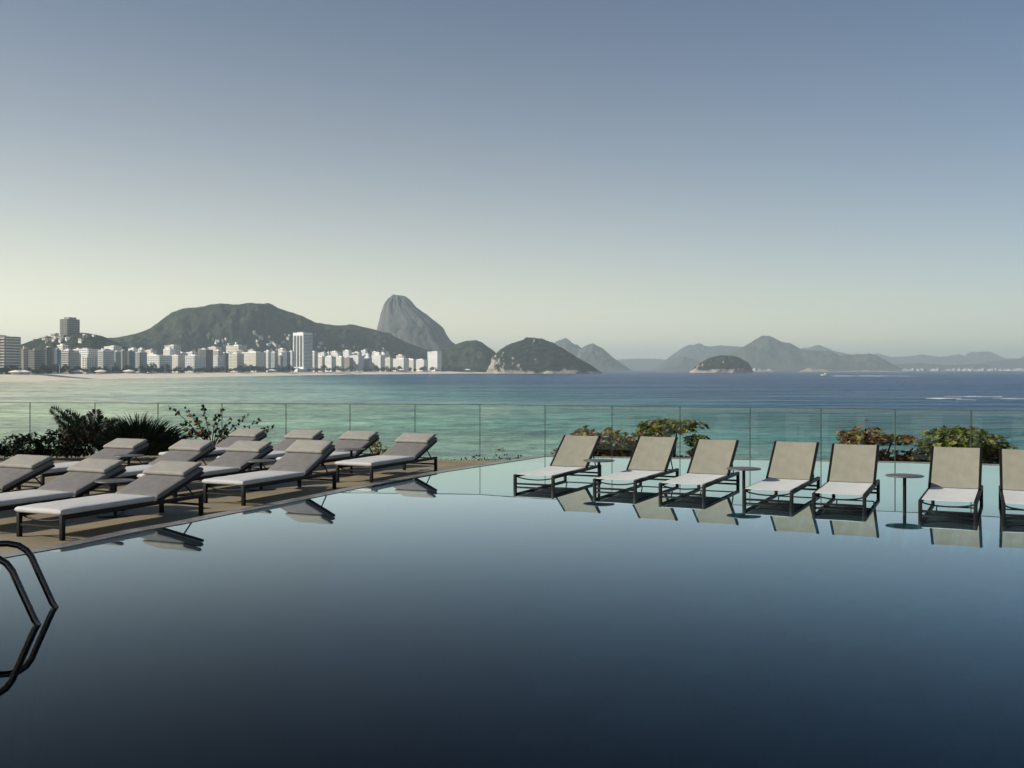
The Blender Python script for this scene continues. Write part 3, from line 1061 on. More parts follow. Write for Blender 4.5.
# ------------------------------------------------------------------ plants
def leaf(bm, p, d, up, L, wd, mi, fold=0.25):
    d = d.normalized()
    s = d.cross(up)
    if s.length < 1e-3: s = d.cross(Vector((1, 0, 0)))
    s.normalize()
    n_ = s.cross(d).normalized()
    a = bm.verts.new(p)
    b = bm.verts.new(p + d * L * 0.5 + s * wd / 2 + n_ * wd * fold)
    c = bm.verts.new(p + d * L - n_ * L * 0.08)
    e = bm.verts.new(p + d * L * 0.5 - s * wd / 2 + n_ * wd * fold)
    m_ = bm.verts.new(p + d * L * 0.55)
    for f in ((a, b, m_), (b, c, m_), (c, e, m_), (e, a, m_)):
        bm.faces.new(f).material_index = mi

def rv(r_):
    while True:
        v = Vector((r_.uniform(-1, 1), r_.uniform(-1, 1), r_.uniform(-1, 1)))
        if 0.05 < v.length < 1: return v

def bush(name, center, lobes, nleaf, L, mats, weights, label, cat, seed, group=None, stems=6):
    """lobes: (dx, dy, dz, rx, ry, rz) from the foot of the plant"""
    r_ = random.Random(seed)
    root = tag(empty(name, center), label, cat, group)
    bm = bmesh.new()
    tot = sum(l[3] * l[5] for l in lobes)
    for l in lobes:
        k = int(nleaf * l[3] * l[5] / tot)
        tw = max(3, k // 9)
        for _ in range(tw):
            v = rv(r_)
            v = v * (0.55 + 0.45 * r_.random()) / max(v.length, 0.3)
            c = Vector((l[0] + v.x * l[3], l[1] + v.y * l[4], max(l[2] + v.z * l[5], 0.03)))
            mi = r_.choices(range(len(mats)), weights)[0]
            for q in range(9):
                d = rv(r_).normalized() + Vector((0, 0, 0.35)) + v * 0.5
                mm = mi if r_.random() < 0.7 else r_.choices(range(len(mats)), weights)[0]
                leaf(bm, c + rv(r_) * L * 0.5, d, Vector((r_.uniform(-.4, .4), r_.uniform(-.4, .4), 1)), L * r_.uniform(0.7, 1.25), L * r_.uniform(0.5, 0.72), mm)
    obj('foliage', bm, mats, root)
    bm = bmesh.new()
    for i in range(stems):
        l = lobes[i % len(lobes)]
        e = Vector((l[0] + r_.uniform(-.5, .5) * l[3], l[1] + r_.uniform(-.4, .4) * l[4], l[2] + r_.uniform(0, .6) * l[5]))
        b0 = Vector((l[0] * 0.6, l[1] * 0.6, -0.02))
        tube(bm, [b0, b0.lerp(e, 0.5) + Vector((r_.uniform(-.05, .05), 0, 0.04)), e], [0.014, 0.010, 0.004], 5)
    obj('stem', bm, M['bark'], root)
    return root

GM = [M['leaf_green'], M['leaf_yellow'], M['leaf_orange'], M['leaf_red'], M['leaf_dark']]
def lob(px0, px1, y0, y1, D, cx, cz, dep=0.35, dy=0):
    a, b = at(px0, y0, D), at(px1, y1, D)
    return ((a.x + b.x) / 2 - cx, dy, (a.z + b.z) / 2 - cz, abs(b.x - a.x) / 2 * 1.08, dep, abs(a.z - b.z) / 2 * 1.05)
BZ = -0.22
# sea almond trees rooted on the promenade below: only their crowns reach up to the terrace
bm = bmesh.new()
vs = [bm.verts.new(p) for p in ((-200, 20, -12.6), (200, 20, -12.6), (200, 115, -12.6), (-200, 115, -12.6))]
bm.faces.new(vs)
tag(obj('promenade_ground', bm, M['land']), kind='structure')
TZ = -12.6
def almond(px, D, lobs, n_, wts, lab, seed):
    r_ = random.Random(seed)
    cx = (px - 512) / F * D
    root = tag(empty('sea_almond_tree', (cx, D, TZ)), lab, 'tree', 'tree crowns rising beyond the glass')
    L = 0.155
    bm = bmesh.new()
    LB_ = [lob(*l, D, cx, TZ, 0.9 + 0.25 * (i % 2), (i % 3 - 1) * 0.5) for i, l in enumerate(lobs)]
    tot = sum(l[3] * l[5] for l in LB_)
    for l in LB_:
        for _ in range(max(4, int(n_ * l[3] * l[5] / tot / 8))):
            v = rv(r_)
            v = v / v.length * r_.uniform(0.45, 1.0)
            c = Vector((l[0] + v.x * l[3], l[1] + v.y * l[4], l[2] + v.z * l[5]))
            mi = r_.choices(range(5), wts)[0]
            ax = Vector((v.x * .6 + r_.uniform(-.4, .4), v.y * .6 + r_.uniform(-.4, .4), 1)).normalized()
            a0 = r_.uniform(0, 6.28)
            for q in range(8):                              # a rosette of broad leaves at the twig's end
                a_ = a0 + q * 0.785 + r_.uniform(-.25, .25)
                e1 = ax.cross(Vector((0, 1, 0.1))).normalized(); e2 = ax.cross(e1)
                d = e1 * math.cos(a_) + e2 * math.sin(a_) + ax * r_.uniform(.1, .8)
                mm = mi if r_.random() < 0.72 else r_.choices(range(5), wts)[0]
                leaf(bm, c, d, ax, L * r_.uniform(0.8, 1.35), L * r_.uniform(0.45, 0.62), mm, 0.15)
    obj('crown', bm, GM, root)
    bm = bmesh.new()
    tube(bm, [(0, 0, -.2), (.1, 0, 5), (-.05, .1, 9.5)], [.22, .17, .12], 8)
    for l in LB_:
        tube(bm, [(-.05, .1, 9.3), (l[0] * .6, l[1], 9.3 + (l[2] - 9.3) * .6), (l[0], l[1], l[2] + l[5] * .4)], [.09, .055, .02], 6)
    obj('trunk', bm, M['bark'], root)
almond(612, 36.0, [(568, 598, 427, 450), (588, 634, 430, 470), (616, 655, 436, 478), (552, 566, 449, 460), (566, 640, 446, 474)], 6500, (4, 2.5, 4.5, 2, 1), 'orange-tinged tree crown behind the first two sling loungers', 21)
almond(668, 37.0, [(634, 672, 420, 448), (650, 705, 420, 434), (636, 668, 438, 470), (684, 708, 434, 448), (664, 694, 456, 474), (690, 714, 450, 460)], 6500, (7, 3, 1.0, .6, 1.5), 'green tree crown arching out between the second and third sling loungers', 22)
almond(868, 36.0, [(834, 860, 430, 446), (848, 886, 428, 448), (875, 922, 436, 447), (830, 856, 445, 474), (862, 905, 452, 480), (893, 925, 452, 480)], 6000, (3, 2.2, 4.5, 3, 1), 'low orange and red tree crown behind the fifth sling lounger', 23)
almond(955, 36.5, [(916, 1000, 430, 454), (908, 1006, 440, 476), (928, 994, 428, 442), (985, 1012, 444, 474)], 11000, (8, 3, 0.5, 0.3, 1.5), 'dense rounded green tree crown behind the last whole sling lounger', 24)
almond(1050, 36.0, [(1002, 1080, 447, 486), (1040, 1110, 438, 490)], 5000, (6, 2.5, 1.5, 1, 1), 'green tree crown at the picture edge behind the cut lounger', 25)
bush('yellow_shrub', ((379 - 512) / F * 20.3, 20.3, 0.0), [lob(366, 391, 438, 458, 20.3, (379 - 512) / F * 20.3, 0.0, 0.18)], 230, 0.07, [M['leaf_yellow'], M['leaf_orange'], M['leaf_green']], (5, 2, 2), 'small yellow shrub showing between two cushioned loungers', 'shrub', 31, stems=4)
# low ground cover creeping along the end of the deck
r_ = random.Random(5)
bm = bmesh.new()
for i in range(260):
    px = r_.uniform(440, 566)
    D = 20.35 + (px - 440) / 120 * 0.15
    p = at(px, 462, D); p.z = -0.2 + r_.random() ** 2 * (0.17 if 470 < px < 522 else 0.10)
    p.y += r_.uniform(-.15, .15)
    leaf(bm, p, rv(r_) + Vector((0, 0, .6)), Vector((0, 0, 1)), 0.06, 0.035, 0)
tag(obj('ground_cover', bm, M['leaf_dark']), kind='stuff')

# dark planting at the far end of the sun deck
D0 = 20.3
def xpx(px, D): return (px - 512) / F * D
cx = xpx(22, D0)
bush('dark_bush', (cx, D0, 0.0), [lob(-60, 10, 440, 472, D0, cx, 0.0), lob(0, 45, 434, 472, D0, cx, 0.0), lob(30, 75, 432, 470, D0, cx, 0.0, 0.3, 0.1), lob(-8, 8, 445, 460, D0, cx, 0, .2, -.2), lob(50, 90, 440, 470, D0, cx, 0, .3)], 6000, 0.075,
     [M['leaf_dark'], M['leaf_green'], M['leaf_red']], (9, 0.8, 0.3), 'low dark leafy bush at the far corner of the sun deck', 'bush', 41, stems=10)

# fern-like fronds
root = tag(empty('cycad', (xpx(92, D0), D0, 0.0)), 'dark plant with upright feathery fronds behind the far loungers', 'plant')
fr_list = [(52, 409), (66, 412), (78, 420), (96, 411), (104, 418), (118, 422), (60, 428), (88, 428), (58, 418), (72, 416), (86, 416), (110, 426), (70, 432), (100, 430)]
for i, (px, py) in enumerate(fr_list):
    r_ = random.Random(60 + i)
    tip = at(px, py, D0 - 0.15 + 0.08 * (i % 4)) - Vector((xpx(92, D0), D0, 0))
    b0 = Vector((r_.uniform(-.12, .05), r_.uniform(-.1, .1), 0.05))
    mid = b0.lerp(tip, 0.55) + Vector((0.03, 0, 0.10))
    bm = bmesh.new()
    prev = None
    n_ = 26
    for k in range(n_ + 1):
        s = k / n_
        p = b0 * (1 - s) ** 2 + mid * 2 * s * (1 - s) + tip * s ** 2
        if prev is not None and s > 0.22:
            d = (p - prev).normalized()
            sv = d.cross(Vector((0, 1, 0.3))).normalized()
            Lf = 0.20 * math.sin(math.pi * min(1, (s - 0.1) * 1.08)) ** 0.7 + 0.03
            for q in (-1, 1):
                leaf(bm, p, d * 0.9 + sv * q + Vector((0, r_.uniform(-.5, .5), -0.05)), Vector((0, -1, 0.4)), Lf, 0.032, 0, 0.1)
        prev = p
    tube(bm, [b0, mid * 0.5 + b0 * .25 + tip * .25, tip], [0.010, 0.007, 0.003], 5)
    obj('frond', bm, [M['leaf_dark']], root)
bm = bmesh.new()
for _ in range(420):
    leaf(bm, Vector((r_.uniform(-.55, .5), r_.uniform(-.25, .25), r_.uniform(.0, .5))), rv(r_) + Vector((0, 0, .4)), Vector((0, 0, 1)), 0.09, 0.05, 0 if r_.random() < .75 else 1)
obj('low_leaves', bm, [M['leaf_dark'], M['leaf_red']], root)

# strap-leaved clump
root = tag(empty('strap_leaf_clump', (xpx(138, D0), D0, 0.0)), 'large dark clump of arching strap-like leaves behind the loungers', 'plant')
r_ = random.Random(77)
bm = bmesh.new()
for i in range(1000):
    a = r_.uniform(0, 2 * math.pi)
    rr = r_.random() ** 0.6 * 0.74
    b0 = Vector((math.cos(a) * rr, math.sin(a) * rr * 0.45, 0.0))
    lean = b0.normalized() * (0.10 + rr * 0.75) * r_.uniform(0.5, 1.3) + Vector((r_.uniform(-.12, .12), r_.uniform(-.1, .1), 0))
    H = r_.uniform(0.5, 0.9) * (1 - 0.35 * (rr / 0.7) ** 2)
    pts = []
    for k in range(6):
        s = k / 5
        pts.append(b0 + lean * (s ** 1.7) + Vector((0, 0, H * (1.25 * s - 0.25 * s ** 3) - (0.16 * s ** 4 * (rr + .2)))))
    wd = r_.uniform(0.011, 0.022)
    sv = Vector((math.cos(a + 1.57), math.sin(a + 1.57), 0)) if r_.random() < .5 else Vector((1, 0, 0))
    row = []
    for k, p in enumerate(pts):
        ww = wd * (1 - (k / 5) ** 2.2) + 0.001
        row.append((bm.verts.new(p - sv * ww), bm.verts.new(p + sv * ww)))
    for p, q in zip(row, row[1:]):
        bm.faces.new((p[0], p[1], q[1], q[0]))
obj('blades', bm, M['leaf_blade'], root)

# sparse shrub with round leaves on thin branches
D1 = 20.8
cx = xpx(212, D1)
root = tag(empty('sparse_shrub', (cx, D1, 0.0)), 'sparse shrub of thin bare branches with scattered round leaves', 'shrub')
r_ = random.Random(91)
bmb, bml = bmesh.new(), bmesh.new()
tips = [(170, 407), (186, 410), (203, 407), (216, 416), (180, 425), (232, 420), (247, 417), (262, 420), (274, 428), (196, 418), (226, 430), (240, 432), (206, 432), (190, 436), (256, 432), (178, 440), (222, 409)]
for i, (px, py) in enumerate(tips):
    tip = at(px, py, D1 + r_.uniform(-.25, .25)) - Vector((cx, D1, 0))
    b0 = Vector((r_.uniform(-.03, .03), 0, 0.0))
    k1 = Vector((tip.x * 0.25, 0, 0.22 + 0.1 * r_.random()))
    k2 = k1.lerp(tip, 0.55) + Vector((r_.uniform(-.04, .04), r_.uniform(-.05, .05), r_.uniform(.0, .06)))
    tube(bmb, [b0, k1, k2, tip], [0.016, 0.011, 0.007, 0.003], 5)
    for q in range(15):
        s = 0.25 + 0.75 * q / 14
        p = k1.lerp(k2, s) if q % 2 else k2.lerp(tip, s)
        leaf(bml, p + rv(r_) * 0.03, rv(r_) + Vector((0, 0, .3)), Vector((r_.uniform(-.6, .6), -1, .5)), r_.uniform(.06, .10), r_.uniform(.05, .085), r_.choices((0, 1, 2), (7, 2, .8))[0])
obj('branches', bmb, M['bark'], root)
obj('foliage', bml, [M['leaf_dark'], M['leaf_green'], M['leaf_orange']], root)

# ------------------------------------------------------------------ city
WALLS = {
 'white': noisy('white_facade', (0.80, 0.78, 0.73), (0.88, 0.86, 0.81), 0.05, 0.8),
 'cream': noisy('cream_facade', (0.70, 0.65, 0.53), (0.80, 0.74, 0.61), 0.05, 0.8),
 'beige': noisy('beige_facade', (0.40, 0.35, 0.28), (0.48, 0.43, 0.35), 0.05, 0.8),
 'grey': noisy('grey_facade', (0.36, 0.36, 0.35), (0.46, 0.46, 0.45), 0.05, 0.8),
 'brown': noisy('brown_facade', (0.15, 0.115, 0.09), (0.20, 0.16, 0.125), 0.05, 0.8),
 'dark': noisy('dark_facade', (0.05, 0.05, 0.052), (0.075, 0.075, 0.08), 0.05, 0.5),
 'blue': noisy('blue_facade', (0.10, 0.15, 0.22), (0.15, 0.21, 0.29), 0.05, 0.4),
 'taupe': noisy('taupe_facade', (0.24, 0.21, 0.18), (0.31, 0.275, 0.24), 0.05, 0.8),
}
M['win'] = noisy('window_glass', (0.05, 0.06, 0.07), (0.12, 0.13, 0.14), 0.3, 0.3)
M['slab'] = noisy('balcony_slab', (0.62, 0.60, 0.56), (0.74, 0.72, 0.68), 0.1, 0.8)
M['roof'] = noisy('flat_roof', (0.25, 0.24, 0.23), (0.36, 0.34, 0.32), 0.1, 0.9)

def building(x0, x1, yt, D, wall, phi, label, style='win', side=0.3, top=True, base=LAND_Z, name='apartment_block', group='apartment blocks along the beach', fl_h=3.6):
    """front face turned by phi towards the left of the view; spans picture columns x0..x1 at distance D"""
    Wp = (x1 - x0) / F * D
    c, s = math.cos(R(phi)), math.sin(R(phi))
    if s > 0.05:
        dpt = min(40.0, max(8.0, Wp * side / s))
        wd = max(5.0, (Wp - dpt * s) / c)
    else:
        dpt, wd = 18.0, Wp / c
    X0 = (x0 - 512) / F * D
    for _ in range(25):
        cs = [(X0 + wd * c, D - wd * s), (X0 + wd * c + dpt * s, D - wd * s + dpt * c)]
        err = x1 - max(512 + F * a / b for a, b in cs)
        wd += err / F * D * .8
        if wd < 4: wd = 4.0; dpt *= .85
    H = CAM_H - (yt - HOR) / F * D - base
    ctr = Vector(((x0 - 512) / F * D, D, base))
    root = tag(empty(name, ctr, 0), label, 'building', group)
    root.rotation_euler = (0, 0, -R(phi))
    # local: x along front (0..wd), y into depth; the rotation keeps the front-left corner at x0
    # depth corner shift so that the silhouette starts at x0
    bm = bmesh.new()
    ph = 1.0
    box(bm, wd, dpt, H, (wd / 2, dpt / 2, H / 2), bevel=0.12, seg=1)
    obj('wall', bm, WALLS[wall], root)
    if top:
        rr = random.Random(int(x0 * 7 + yt))
        bm = bmesh.new()
        a = rr.uniform(.3, .6)
        box(bm, wd * a, dpt * .5, 3.4, (wd * rr.uniform(.35, .65), dpt * .5, H + 1.7), bevel=0.1, seg=1)
        box(bm, wd * .18, dpt * .25, 2.0, (wd * rr.uniform(.2, .8), dpt * .45, H + 4.3 if a > .5 else H + 1.0), bevel=0.1, seg=1)
        obj('roof_house', bm, WALLS[rr.choice(['white', 'cream', 'grey'])], root)
        bm = bmesh.new()
        t_ = 0.35
        for (sx, sy, cx_, cy_) in ((wd + .3, t_, wd / 2, -.05), (wd + .3, t_, wd / 2, dpt + .05), (t_, dpt - .5, -.05, dpt / 2), (t_, dpt - .5, wd + .05, dpt / 2)):
            box(bm, sx, sy, 1.1, (cx_, cy_, H + 0.35))
        obj('parapet', bm, WALLS['white' if wall in ('white', 'cream', 'grey') else wall], root)
    nf = max(2, min(16, int((H - 5) / fl_h)))
    fh = (H - 4.5) / nf
    me = None
    for k in range(nf):
        if me is None:
            bm = bmesh.new()
            if style == 'win':
                n_ = max(2, int(wd / 4.5)); m_ = max(2, int(dpt / 5))
                for i in range(n_):
                    box(bm, wd / n_ * .55, .3, fh * .46, (wd * (i + .5) / n_, -.03, 0))
                for i in range(m_):
                    box(bm, .3, dpt / m_ * .5, fh * .46, (wd + .03, dpt * (i + .5) / m_, 0))
                nm, mt = 'window_row', M['win']
            elif style == 'band':
                box(bm, wd * .94, .3, fh * .5, (wd / 2, -.03, 0))
                box(bm, .3, dpt * .9, fh * .5, (wd + .03, dpt / 2, 0))
                nm, mt = 'window_row', M['win']
            else:
                box(bm, wd * .98, 1.6, fh * .36, (wd / 2, -.72, 0))
                box(bm, 1.6, dpt * .9, fh * .36, (wd + .72, dpt / 2, 0))
                nm, mt = 'balcony', M['slab']
            o = obj(nm, bm, mt, root)
            me = o
        else:
            o = me.copy(); col.objects.link(o); o.parent = root
        o.location = (0, 0, 4.5 + fh * (k + .5))
    return root, wd, dpt, H

SHP = [Vector((p.x, p.y)) for p in sh]
def Dof(px, extra=190):
    """distance at which the sight line of picture column px lies 'extra' metres inland"""
    D = interp(shore_px, px)
    k = (px - 512) / F
    for _ in range(400):
        p = Vector((k * D, D))
        if min((p - q).length for q in SHP) >= extra: break
        D += 6
    return D

# the slender tower with dark vertical bays, nearest striped hotel and the tower on the hill are built on their own
B = [
 (21, 28.5, 349, 'beige', 12, 'win', 'narrow beige block next to the striped hotel'),
 (28, 45, 350.5, 'taupe', 12, 'band', 'brownish grey block with banded floors near the striped hotel'),
 (44, 52, 348, 'dark', 12, 'band', 'dark narrow block with a white edge pier'),
 (54, 61, 350, 'blue', 14, 'band', 'small blue-grey block below the hill tower'),
 (60, 79, 351.5, 'taupe', 14, 'balc', 'wide brown-grey block with balconies below the hill tower'),
 (78, 99, 349.5, 'white', 26, 'win', 'bright white block with a broad roof'),
 (82, 94, 357.5, 'cream', 20, 'win', 'low cream block in front of the bright white one'),
 (98, 114, 350.5, 'grey', 16, 'balc', 'pale grey block with balconies after the bright white one'),
 (113, 121, 352, 'grey', 16, 'win', 'grey narrow block between two pale ones'),
 (120, 127, 351, 'beige', 16, 'win', 'beige narrow block beside the navy one'),
 (126, 135, 351.5, 'blue', 16, 'band', 'navy block with a glassy front'),
 (134, 147, 352.5, 'grey', 18, 'win', 'light grey block between the navy block and the low white palace'),
 (146, 172, 356, 'white', 24, 'win', 'low wide white palace-like block'),
 (164.5, 180.5, 346, 'cream', 30, 'win', 'tall cream block rising behind the white palace'),
 (171, 185, 355.5, 'cream', 24, 'balc', 'cream block just past the white palace'),
 (184, 205, 356, 'white', 20, 'win', 'wide pale block before the dark brown tower'),
 (199, 213, 350, 'brown', 20, 'band', 'dark brown tower block, widest of the dark ones'),
 (208, 222, 347.5, 'cream', 30, 'win', 'tall pale block rising behind the dark brown tower'),
 (212, 223, 356, 'white', 22, 'win', 'pale block directly past the dark brown tower'),
 (221.5, 228.5, 353.5, 'dark', 22, 'band', 'narrow slate block past the dark brown tower'),
 (226, 247, 346, 'cream', 30, 'win', 'tall wide cream block standing behind the beach row'),
 (228, 244, 354, 'cream', 26, 'win', 'cream block in front of the tall wide cream one'),
 (242, 266, 352.5, 'cream', 28, 'balc', 'broad cream block with balconies behind the beach trees'),
 (264, 271, 351.5, 'white', 28, 'win', 'slim white block next to the broad cream one'),
 (270, 278, 352.5, 'grey', 28, 'win', 'slim grey block two along from the broad cream one'),
 (276.5, 283, 356, 'beige', 28, 'win', 'low beige block beside the blue one'),
 (281.5, 290.5, 352.5, 'blue', 28, 'band', 'blue block just before the slender tower'),
 (289, 294, 351.5, 'white', 28, 'win', 'thin white block touching the slender tower'),
 (308, 318, 352, 'cream', 34, 'win', 'pale block just past the slender tower'),
 (317, 325, 357, 'cream', 34, 'win', 'low cream block second after the slender tower'),
 (323, 336, 357, 'white', 36, 'win', 'wide white block third after the slender tower'),
 (336.5, 344, 357, 'cream', 36, 'balc', 'cream block fourth after the slender tower'),
 (343, 353, 358, 'taupe', 36, 'win', 'dull brownish block in the far half of the row'),
 (347, 364, 356, 'white', 38, 'win', 'broad white block beside the thin white tower'),
 (365.5, 370, 354, 'white', 38, 'win', 'thin white tower in the far half of the row'),
 (362, 372, 358, 'grey', 38, 'win', 'grey block at the foot of the thin white tower'),
 (371.5, 385, 355.5, 'white', 40, 'win', 'white block after the thin white tower'),
 (384, 393, 358, 'cream', 40, 'win', 'cream block among the last of the row'),
 (392, 409, 359, 'white', 42, 'win', 'long white block near the end of the row'),
 (408, 416, 360, 'cream', 42, 'win', 'low cream block near the end of the row'),
 (415, 428, 360, 'white', 42, 'win', 'low white block last before the tall end block'),
 (427.5, 441.5, 352, 'white', 50, 'win', 'tall pale block closing the end of the row'),
]
behind = {(164.5, 346): 90, (208, 347.5): 110, (226, 346): 110, (78, 349.5): 40, (347, 356): 30}
for (x0, x1, yt, wl, phi, stl, lab) in B:
    ex = 150 + behind.get((x0, yt), 0)
    building(x0, x1, yt, Dof((x0 + x1) / 2, ex), wl, phi, lab, stl, side=0.28 if x0 > 60 else 0.2)
# white edge pier of the dark block
# back row: small white roofs glimpsed over the first row
r_ = random.Random(17)
for i, (x0, x1, yt) in enumerate([(57, 68, 345.5), (104, 122, 347), (144, 157, 351), (186, 197, 352.5), (278, 286, 349), (318, 328, 353), (330, 341, 352), (343, 352, 351), (353, 362, 352.5), (361, 368, 350.5), (372, 379, 352), (378, 388, 353.5), (396, 405, 355.5)]):
    building(x0, x1, yt, Dof(x0, 250), 'white' if i % 2 else 'cream', 34, ['pale block glimpsed above the brown-grey balconies', 'pale block glimpsed above the grey balconies', 'white block glimpsed over the white palace', 'pale block glimpsed before the dark brown tower', 'white block glimpsed above the low beige block',
        'pale back-row block above the second block after the slender tower', 'white back-row block above the third block after the slender tower', 'pale back-row block above the fourth block after the slender tower', 'white back-row block above the broad white one', 'pale back-row block over the thin white tower',
        'white back-row block past the thin white tower', 'pale back-row block above the white block after the thin tower', 'white back-row block above the long white one'][i], 'win', side=0.3, group='apartment blocks of the back row')

r_ = random.Random(58)
px = 22.0
while px < 424:
    wpx = r_.uniform(5.5, 12) * (1.0 if px < 250 else .75)
    if not (285 < px < 314):
        yt = (r_.uniform(348.5, 355) if px < 250 else r_.uniform(352.5, 358.5)) if px < 390 else r_.uniform(357, 361)
        building(px, px + wpx, yt, Dof(px + wpx / 2, 215 + r_.uniform(0, 25)), r_.choices(['white', 'cream', 'grey', 'beige', 'taupe'], (4, 4, 3, 2, 1))[0], min(40, 16 + px * .06), 'pale block half hidden behind the first row along the beach', r_.choice(['win', 'win', 'balc', 'band']), side=0.25, group='half hidden blocks of the second row')
    px += wpx * r_.uniform(.95, 1.5)
# striped hotel at the picture edge
rt, wd, dp, H = building(-30, 20.8, 337, 1600, 'taupe', 8, 'large hotel of white balcony stripes with a dark glass shaft', 'balc', side=0.1, name='striped_hotel', group=None, fl_h=4.2)
bm = bmesh.new()
box(bm, 8, 2.4, H * .93, (wd * .78, -1.0, H * .48))
obj('glass_shaft', bm, WALLS['dark'], rt)
# slender tower with vertical bays
rt, wd, dp, H = building(293, 312.5, 333, Dof(302, 140), 'white', 32, 'slender tallest tower on the beach with dark vertical bays', 'win', side=0.36, name='slender_tower', group=None)
for o in list(rt.children):
    if o.name.startswith('window_row'):
        bpy.data.objects.remove(o, do_unlink=True)
for i in range(3):
    bm = bmesh.new()
    box(bm, wd * .22, .8, H * .80, (wd * (.2 + .3 * i), -.1, H * .53))
    obj('window_bay', bm, M['win'], rt)
bm = bmesh.new()
for k in range(24):
    box(bm, .6, dp * .9, 1.5, (wd + .1, dp / 2, 14 + (H - 18) * k / 24))
obj('side_windows', bm, M['win'], rt)
bm = bmesh.new()
box(bm, wd * 1.3, dp * .9, 9, (wd * .55, -6, 4.5), bevel=.3, seg=1)
obj('podium', bm, WALLS['white'], rt)
# tower block on the small hill
rt, wd, dp, H = building(59.8, 79.8, 319, 2460, 'taupe', 20, 'lone brown-grey tower block standing on the small hill', 'band', side=0.42, base=74, name='hill_tower', group=None, fl_h=4.5, top=False)
bm = bmesh.new()
box(bm, wd * .7, dp * .6, 4.5, (wd * .55, dp * .5, H + 2.2), bevel=.2, seg=1)
obj('roof_house', bm, WALLS['taupe'], rt)
for i in range(5):
    bm = bmesh.new()
    box(bm, .9, .9, H, (wd * (i + .5) / 5, -.35, H / 2))
    obj('pier', bm, WALLS['beige'], rt)

# favela houses on the slope: small boxes with a roof slab and a window, stepping up the hill
def hill_z(X, Y):
    return None
deps = bpy.context.evaluated_depsgraph_get()
hill = bpy.data.objects['wooded_hill']
from mathutils.bvhtree import BVHTree
def bvh_of(o):
    me = o.data
    return BVHTree.FromPolygons([v.co.copy() for v in me.vertices], [tuple(p.vertices) for p in me.polygons])
hb, sb = bvh_of(hill), bvh_of(bpy.data.objects['small_wooded_hill'])
def drop(bv, px, py):
    """where the sight line through a picture point meets the slope"""
    o_ = Vector((0, 0, CAM_H))
    d = (at(px, py, 1000) - o_).normalized()
    h_, n_, i_, ds = bv.ray_cast(o_, d)
    return h_
def make_house(wl, w_, d_, h_):
    root = empty('hillside_house', (0, 0, 0))
    bm = bmesh.new(); box(bm, w_, d_, h_ + 8, (0, 0, (h_ + 8) / 2 - 8), bevel=.1, seg=1); obj('wall', bm, WALLS[wl], root)
    bm = bmesh.new(); box(bm, w_ + .8, d_ + .8, .6, (0, 0, h_ + .3)); obj('roof', bm, M['roof'] if wl != 'white' else WALLS['cream'], root)
    bm = bmesh.new()
    for i in range(3): box(bm, w_ * .16, .3, h_ * .3, (w_ * (-.3 + .3 * i), -d_ / 2 - .05, h_ * .55))
    obj('window_row', bm, M['win'], root)
    return root
hp = [make_house('white', 11, 10, 8), make_house('cream', 13, 11, 10), make_house('beige', 10, 10, 7), make_house('taupe', 12, 10, 11)]
hk = [kid_map(h) for h in hp]
spots = []
r_ = random.Random(33)
for (cx0, cy0, sx, sy, n_) in ((206, 336, 4, 2, 4), (216, 341, 8, 2.5, 5), (226, 343, 12, 4, 4), (266, 341, 9, 5, 12), (276, 347, 10, 5, 12), (288, 338, 3, 4, 3), (254, 333.5, 4, 2, 4), (322, 346, 6, 3, 4), (330, 352, 10, 4, 9), (352, 350, 10, 4, 11), (375, 352, 12, 3.5, 14), (390, 355, 10, 3, 8), (318, 337, 3, 4, 2)):
    for _ in range(n_):
        spots.append((cx0 + r_.uniform(-sx, sx), cy0 + r_.uniform(-sy, sy), hb))
for (cx0, cy0, sx, sy, n_) in ((52, 338.5, 6, 2.5, 8), (88, 336, 7, 2, 5), (70, 340, 12, 3, 6), (40, 341, 8, 2, 4)):
    for _ in range(n_):
        spots.append((cx0 + r_.uniform(-sx, sx), cy0 + r_.uniform(-sy, sy), sb))
used = set()
for (px, py, bv) in spots:
    h_ = drop(bv, px, py)
    if h_ is None: continue
    i = r_.choices((0, 1, 2, 3), (4, 3, 2, 1.5))[0]
    if i not in used:
        o = hp[i]; used.add(i)
    else:
        o = copy_tree(hp[i], hk[i])
    o.location = h_
    o.rotation_euler = (0, 0, R(r_.uniform(-60, 0)))
    k = r_.uniform(.4, .75)
    o.scale = (k, k, k)
    tag(o, ('small hillside house on the low wooded hill with the tower block' if bv is sb else 'small pale hillside house on the broad wooded hill'), 'house', ('houses on the low wooded hill' if bv is sb else 'houses scattered on the broad wooded hill'))
for i in range(4):
    if i not in used:
        for c in list(hp[i].children): bpy.data.objects.remove(c, do_unlink=True)
        bpy.data.objects.remove(hp[i], do_unlink=True)

# trees along the promenade
def make_tree(seed, H, W):
    r_ = random.Random(seed)
    root = empty('promenade_tree', (0, 0, 0))
    bm = bmesh.new()
    tube(bm, [(0, 0, -.5), (.2, 0, H * .3), (.1, .2, H * .6)], [.35, .28, .16], 6)
    obj('trunk', bm, M['bark'], root)
    bm = bmesh.new()
    for _ in range(110):
        v = rv(r_)
        c = Vector((v.x * W / 2, v.y * W / 2, H * .62 + v.z * H * .36))
        for q in range(3):
            leaf(bm, c, rv(r_), Vector((0, 0, 1)), 1.7, 1.2, 0 if r_.random() < .7 else 1)
    obj('crown', bm, [M['leaf_dark'], M['forest_leaf']], root)
    return root
M['forest_leaf'] = leaf_mat('leaf_mid', (0.03, 0.05, 0.018), (0.06, 0.08, 0.03), 0.2)
tps = [make_tree(1, 9, 10), make_tree(2, 12, 11), make_tree(3, 7, 12)]
tks = [kid_map(x) for x in tps]
r_ = random.Random(44)
cnt = 0
